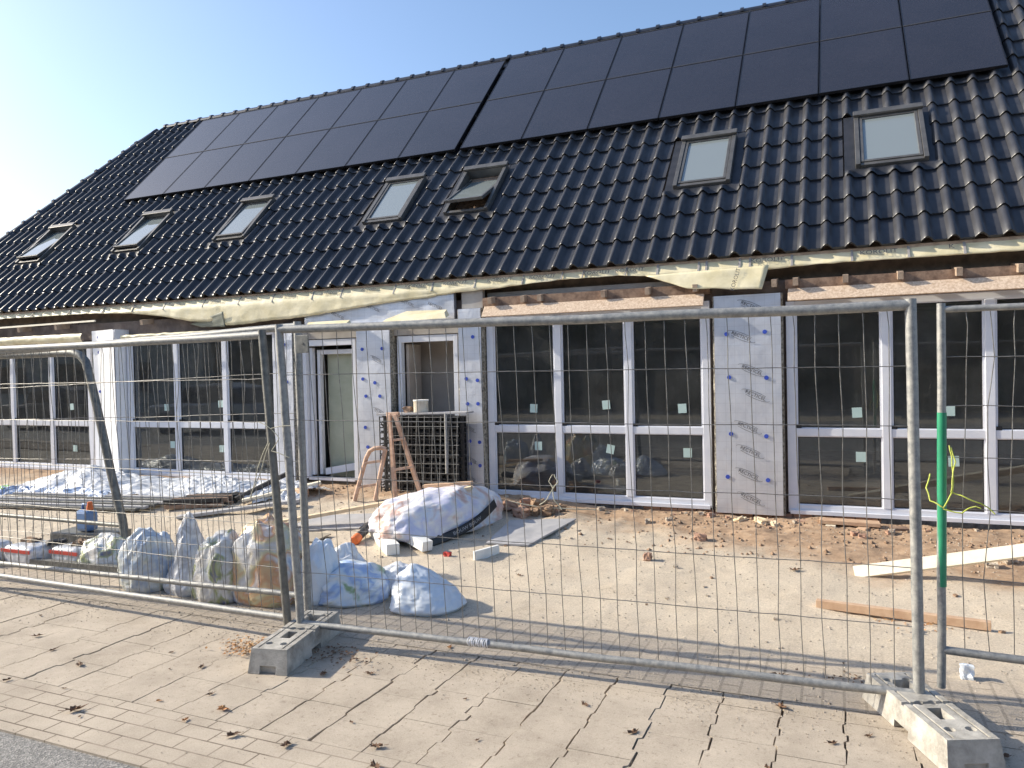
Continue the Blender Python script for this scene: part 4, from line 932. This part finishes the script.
bar('plank', (-6.95,6.36,.10), (-5.75,7.02,.24), .12, .035, MT['greysheet'], 'grey plank propped low, pointing from the battens to the fence posts', 'plank')
bar('plank', (-6.6,7.0,.20), (-5.9,7.6,.36), .10, .03, MT['palewood'], 'pale plank lying over the dark battens', 'plank')
bar('ladder_piece', (-6.75,7.05,.20), (-6.55,7.75,.42), .05, .05, MT['black'], 'short black profile tilted up beside the dark battens', 'metal profile')
tarp('plastic_sheet', -6.7, -5.9, 7.1, 7.8, lambda a, c: .08*math.sin(math.pi*c), MT['tarp'], 'small crumpled white sheet right of the dark battens', 34)
chunk('wood_block', -6.05, 7.35, .16, MT['brownwood'], 'brown block of scrap wood behind the leaning fence post', 'block', seed=60, asp=(1.5,1,.6))
# jerrycan
jc = empty('jerrycan', (-7.10,5.35,0), 'blue jerrycan with an orange cap among the left clutter', 'jerrycan')
mb = MB(); mb.box((-7.20,5.28,.14),(-7.02,5.42,.36)); mb.build('body', MT['bluep'], jc, bevel=.035)
mb = MB(); mb.tube([(-7.17,5.35,.35),(-7.16,5.35,.41),(-7.08,5.35,.41),(-7.07,5.35,.35)], .015, 8); mb.build('handle', MT['bluep'], jc)
mb = MB(); mb.tube([(-7.06,5.35,.36),(-7.06,5.35,.44)], [.035,.022], 12); mb.build('cap', MT['orange'], jc)
bar('crate_base', (-7.45,5.35,.07), (-6.75,5.42,.07), .35, .13, MT['galvdark'], 'low grey box carrying the blue jerrycan', 'box')
chunk('lime_bag', -10.6, 6.72, .16, MT['lime'], 'bright green package at the left edge of the yard', 'package', seed=70)
# printed cartons with a red stripe
for q, (x, y, l_) in enumerate(((-6.88,4.62,.42),(-6.38,4.72,.40),(-7.4,4.52,.42))):
    nm = ('middle','right','left')[q]
    ct = empty('printed_sack', (x,y,0), f'flat white sack with a red stripe behind the left fence, {nm} of three', 'sack', 'white sacks with a red stripe')
    mb = MB()
    def f_(a, c, x=x, y=y, l_=l_, q=q):
        an = 2*math.pi*a; th = math.pi*(c-.5); k_ = .35
        sx_ = math.copysign(abs(math.cos(th))**k_*abs(math.cos(an))**k_, math.cos(an)); sy_ = math.copysign(abs(math.cos(th))**k_*abs(math.sin(an))**k_, math.sin(an)); sz_ = math.copysign(abs(math.sin(th))**.5, math.sin(th))
        n_ = 1+.06*nz(sx_*2, sy_*2, sz_*2+q)
        return (x+sx_*l_/2*n_, y+sy_*.16*n_, .10+sz_*.095*n_)
    mb.grid(f_, 40, 16); mb.build('body', MT['bag_clear2'], ct)
    mb = MB(); mb.box((x-l_*.46,y-.166,.135),(x+l_*.46,y-.158,.165)); mb.build('red_stripe', MT['redp'], ct)
for q in range(3):
    chunk('scrap', -6.95+.3*q, 4.66+.03*q, .10, MT['black'] if q % 2 else MT['clod'], 'dark scrap lying on top of the striped sacks', 'scrap', 'dark scrap on the sacks', 80+q, asp=(1.6,1,.35), rz=q, dz=.19)
bag('debris_bag', (-6.05,4.75), .30, .2, .30, MT['bag_clear3'], 'low grey green bag of debris left of the clear bags', 'bag', 51, (0,0), 2.2, 0, 2.4, .12, GB)
bar('plank', (-6.75,4.50,.06), (-5.45,4.58,.06), .06, .06, MT['galvdark'], 'grey strip lying along the fence before the low debris bag', 'strip')

# ------------------------------------------------------------------ cords
def cord(name, paths, r_, mt, label, seed=0):
    mb = MB()
    for P_ in paths:
        P_ = [Vector(p) for p in P_]; out = []
        for i in range(len(P_)-1):
            for q in range(6):
                t = q/6; out.append(lerp(P_[i], P_[i+1], t)+Vector((.006*nz(i+t, seed, 1), .006*nz(i+t, seed, 2), .006*nz(i+t, seed, 3)))*1.5)
        out.append(P_[-1]); mb.tube(out, r_, 6)
    o_ = mb.build(name, mt); return tag(o_, label, 'cord')
cord('cord', [[(.49,4.27,1.28),(.50,4.265,1.22),(.505,4.27,1.14),(.50,4.265,1.05),(.54,4.26,1.035),(.62,4.26,1.0),(.68,4.27,.95)],
              [(.497,4.27,1.27),(.515,4.26,1.2),(.50,4.265,1.1),(.495,4.265,1.05)],
              [(.50,4.265,1.05),(.46,4.26,.97),(.405,4.28,1.0),(.39,4.30,1.06),(.41,4.32,1.13)],
              [(.46,4.262,.965),(.54,4.255,.95),(.60,4.26,.985),(.62,4.26,.975)]], .0034, MT['rope'], 'yellow green cord tied round the green fence post', 3)
cord('cord', [[(-1.455,3.885,1.12),(-1.475,3.88,1.08),(-1.45,3.87,1.04),(-1.42,3.88,1.08),(-1.445,3.885,1.12)],[(-1.45,3.87,1.04),(-1.44,3.865,.98),(-1.40,3.87,.93)],[(-1.45,3.87,1.04),(-1.48,3.865,.99),(-1.53,3.87,.95)]], .0028, MT['ropegrey'], 'frayed grey cord knotted on the wires of the middle panel', 5)
cord('cord', [[(-3.40,3.77,1.40),(-3.30,3.765,1.36),(-3.24,3.77,1.30),(-3.30,3.765,1.22),(-3.16,3.765,1.18)],[(-3.32,3.765,1.28),(-3.42,3.77,1.1),(-3.50,3.78,.9)],[(-3.31,3.765,1.27),(-3.38,3.77,1.12),(-3.46,3.78,.98)],[(-3.30,3.765,1.36),(-3.14,3.765,1.38)]], .0028, MT['ropegrey'], 'pale cord tying the left fence posts together', 8)
cord('cord', [[(-3.3,7.45,.28),(-2.9,7.5,.22),(-2.55,7.62,.20),(-2.4,7.7,.19)]], .006, MT['ropegrey'], 'pale cord running from the sack to the window sill', 9)
# mending wire wound round the bottom rail
mb = MB()
a = Vector((-1.985,3.867,.138)); b_ = Vector((-1.86,3.874,.137)); k_ = 160; P_ = []
for i in range(k_+1):
    t = i/k_; c = lerp(a, b_, t); an = t*2*math.pi*13; P_.append(c+Vector((.003*math.sin(an*1.7), .024*math.cos(an), .024*math.sin(an))))
mb.tube(P_, .0028, 5); tag(mb.build('binding_wire', MT['upvc']), 'white binding wire wound round the bottom rail of the middle panel', 'wire')
# crumpled cup by the green post
chunk('plastic_scrap', .60, 4.62, .05, MT['bag_blue'], 'crumpled pale blue scrap at the foot of the green post', 'scrap', seed=90, asp=(1.2,.8,1.6), dz=.0)

# ------------------------------------------------------------------ fallen leaves
def leafmesh(seed, mt):
    rr = random.Random(seed); mb = MB(); n_ = 9; s_ = .032
    edge = []
    for i in range(n_*2):
        an = 2*math.pi*i/(n_*2); r_ = s_*(1 if i % 2 == 0 else .55)*rr.uniform(.7,1.25)*(1.2-.4*abs(math.sin(an)))
        edge.append((r_*math.cos(an)*1.3, r_*math.sin(an), .006+.016*rr.random()))
    mb.add([(0,0,.004)]+edge, [(0, 1+i, 1+(i+1) % (n_*2)) for i in range(n_*2)])
    mb.tube([(-s_*1.2,0,.01),(-s_*2.0,.005,.016)], .0012, 4)
    o_ = mb.build('fallen_leaf', mt); q = o_.modifiers.new('t', 'SOLIDIFY'); q.thickness = .0008; return o_
lv = [leafmesh(i, MT['leafo'] if i == 3 else MT['leaf']) for i in range(4)]
LP = []
for (x, y) in ((-4.55,3.16),(-4.16,3.05),(-3.93,2.79),(-3.62,2.62),(-3.53,2.58),(-2.9,2.9),(-2.2,3.02),(-1.95,2.86),(-1.55,3.08),(-1.27,2.84),(-.9,3.4),(-.75,2.95),(-.3,3.3),(-.05,3.62),(.1,3.75),(-3.6,3.2),(-3.3,2.86),(-3.1,3.02),(-2.65,2.7),(-2.35,2.72),(-4.9,3.3),(-5.3,3.6),(-2.7,3.45),(-2.45,3.55),(-1.2,3.6),(-1.8,3.45),(-.45,2.9),(.2,3.3),(-4.35,2.75),(-3.8,3.4)): LP.append((x, y))
for i in range(22): LP.append((rnd.uniform(-6.5,1.2), rnd.uniform(2.5,7.0)))
first = [True]*4
for i, (x, y) in enumerate(LP):
    k = 3 if i % 11 == 5 else i % 3
    o_ = lv[k] if first[k] else lv[k].copy()
    if not first[k]: C.objects.link(o_)
    first[k] = False
    o_.location = (x, y, (gh(x, y)+.003 if y > 4.0 else .001)); s_ = rnd.choice((.3,.4,.5,.6,.8,1.0))*rnd.uniform(.8,1.15); o_.scale = (s_, s_, s_); o_.rotation_euler = (0,0,rnd.random()*6.28)
    tag(o_, 'small orange leaf fallen on the pale ground' if k == 3 else 'small dry brown leaf fallen on the pale ground', 'leaf', 'orange fallen leaves' if k == 3 else 'brown fallen leaves')
# leaf litter clusters by the feet
for (cx_, cy_, n_, mt_, lb) in ((-3.35,3.62,260,'leafo','reddish leaf litter heaped beside the left concrete foot'),(-2.80,3.70,120,'leaf','brown leaf litter beneath the right side of the left concrete foot'),(.0,4.35,40,'leaf','brown leaf litter behind the right concrete foot'),(.45,5.45,60,'leafo','orange leaf litter along the brown timber')):
    mb = MB()
    for i in range(n_):
        x = cx_+rnd.gauss(0,.13); y = cy_+rnd.gauss(0,.07); z = (gh(x, y) if y > 4.02 else 0)+.004+.012*rnd.random(); s_ = rnd.uniform(.006,.016); a = rnd.random()*6.28
        c_, q_ = math.cos(a)*s_, math.sin(a)*s_
        mb.add([(x-c_,y-q_,z),(x+q_*.6,y-c_*.6,z+.004*rnd.random()),(x+c_,y+q_,z+.008*rnd.random()),(x-q_*.6,y+c_*.6,z+.006)], [(0,1,2,3)])
    tag(mb.build('leaf_litter', MT[mt_]), lb, 'leaf litter', None, 'stuff')

# ------------------------------------------------------------------ across the street (out of view; shrubs and building added to tone the pane reflections)
MT['hedge'] = simple('hedge_leaves', (.04,.055,.03), (.10,.12,.065), 3, .9)
MT['bark'] = simple('bark', (.08,.06,.045), (.13,.10,.08), 9, .9)
rr = random.Random(5)
mb = MB()
for i in range(15000):
    x = rr.uniform(-62,26); tp = 6.6+1.8*nz(x*.25, 2, 1)+.8*nz(x*1.1, 2, 4); z = rr.random()**.8*tp; y = -12-rr.random()*1.6
    s_ = rr.uniform(.16,.36); u_ = Vector((rr.gauss(0,1),rr.gauss(0,1),rr.gauss(0,1))).normalized(); w_ = u_.cross(Vector((rr.gauss(0,1),rr.gauss(0,1),rr.gauss(0,1)))).normalized(); c = Vector((x,y,z))
    mb.add([c-u_*s_, c-w_*s_*.6, c+u_*s_, c+w_*s_*.6], [(0,1,2,3)])
mb.box((-62,-13.6,0),(26,-13.0,5.2))
tag(mb.build('unseen_shrub_belt', MT['hedge']), 'unseen belt of shrubs across the road, added so the panes mirror dark', 'shrubs', None, 'stuff')  # added out of view so the panes reflect something dark

# unseen pale building added to grey the left panes; parked cars mirrored there
MT['render_wall'] = simple('pale_render', (.30,.31,.28), (.38,.38,.35), 1.5, .9)
MT['carpaint'] = simple('grey_car_paint', (.30,.32,.35), None, 3, .3, metal=.5)
MT['carglass'] = simple('car_glass', (.02,.025,.03), None, 3, .08)
gb = empty('unseen_pale_building', (-42,-10,0), 'unseen pale building across the road, added to grey the leftmost panes', 'building')
mb = MB(); mb.box((-62,-10.6,0),(-27,-10.0,5.6)); mb.build('wall', MT['render_wall'], gb)
for q in range(7):
    mb = MB(); mb.box((-60+4.6*q,-9.99,1.0),(-58+4.6*q,-9.95,2.4)); mb.build('window', MT['carglass'], gb)
mb = MB(); mb.hexa([(-62.3,-11.5,5.6),(-26.7,-11.5,5.6),(-26.7,-9.7,5.6),(-62.3,-9.7,5.6),(-62.3,-11.5,7.4),(-26.7,-11.5,7.4),(-26.7,-11.3,7.4),(-62.3,-11.3,7.4)]); mb.build('roof', MT['ridge'], gb)
def car(x, y, lb, mt):
    c_ = empty('parked_car', (x,y,0), lb, 'car')
    def prism(pts, y0, y1, ins, nm, mt_):
        mb = MB(); n_ = len(pts)
        vs = [(x+px, y+y0+(ins if pz > .85 else 0), pz) for px, pz in pts]+[(x+px, y+y1-(ins if pz > .85 else 0), pz) for px, pz in pts]
        mb.add(vs, [tuple(range(n_)), tuple(range(2*n_-1, n_-1, -1))]+[(i, n_+i, n_+(i+1)%n_, (i+1)%n_) for i in range(n_)]); return mb.build(nm, mt_, c_, bevel=.05)
    prism([(-2.1,.25),(-2.15,.6),(-2.0,.84),(-.95,.9),(.9,.92),(2.0,.86),(2.15,.55),(2.1,.25)], -.85, .85, .03, 'body', mt)
    prism([(-1.3,.9),(-.6,1.36),(.5,1.42),(1.3,1.3),(1.75,.9)], -.78, .78, .10, 'cabin', MT['carglass'])
    prism([(-.65,1.37),(-.5,1.43),(.5,1.48),(1.25,1.36),(1.3,1.31)], -.66, .66, 0, 'car_roof', mt)
    for wx in (-1.35, 1.35):
        for wy in (-.8, .8):
            mb = MB(); mb.tube([(x+wx,y+wy-.1,.31),(x+wx,y+wy+.1,.31)], .31, 20); w_ = mb.build('wheel', MT['black'], c_)
            mb = MB(); mb.tube([(x+wx,y+wy-.11,.31),(x+wx,y+wy+.11,.31)], .18, 12); mb.build('rim', MT['galv'], w_)
    for wy in (-.6, .6):
        mb = MB(); mb.box((x-2.17,y+wy-.18,.58),(x-2.08,y+wy+.18,.72)); mb.build('headlight', MT['white'], c_, bevel=.02)
car(-17.5, -1.2, 'grey parked car mirrored in the second window from the left', MT['carpaint'])
car(-24.5, -1.2, 'dark parked car mirrored in the leftmost window', MT['pvframe'])
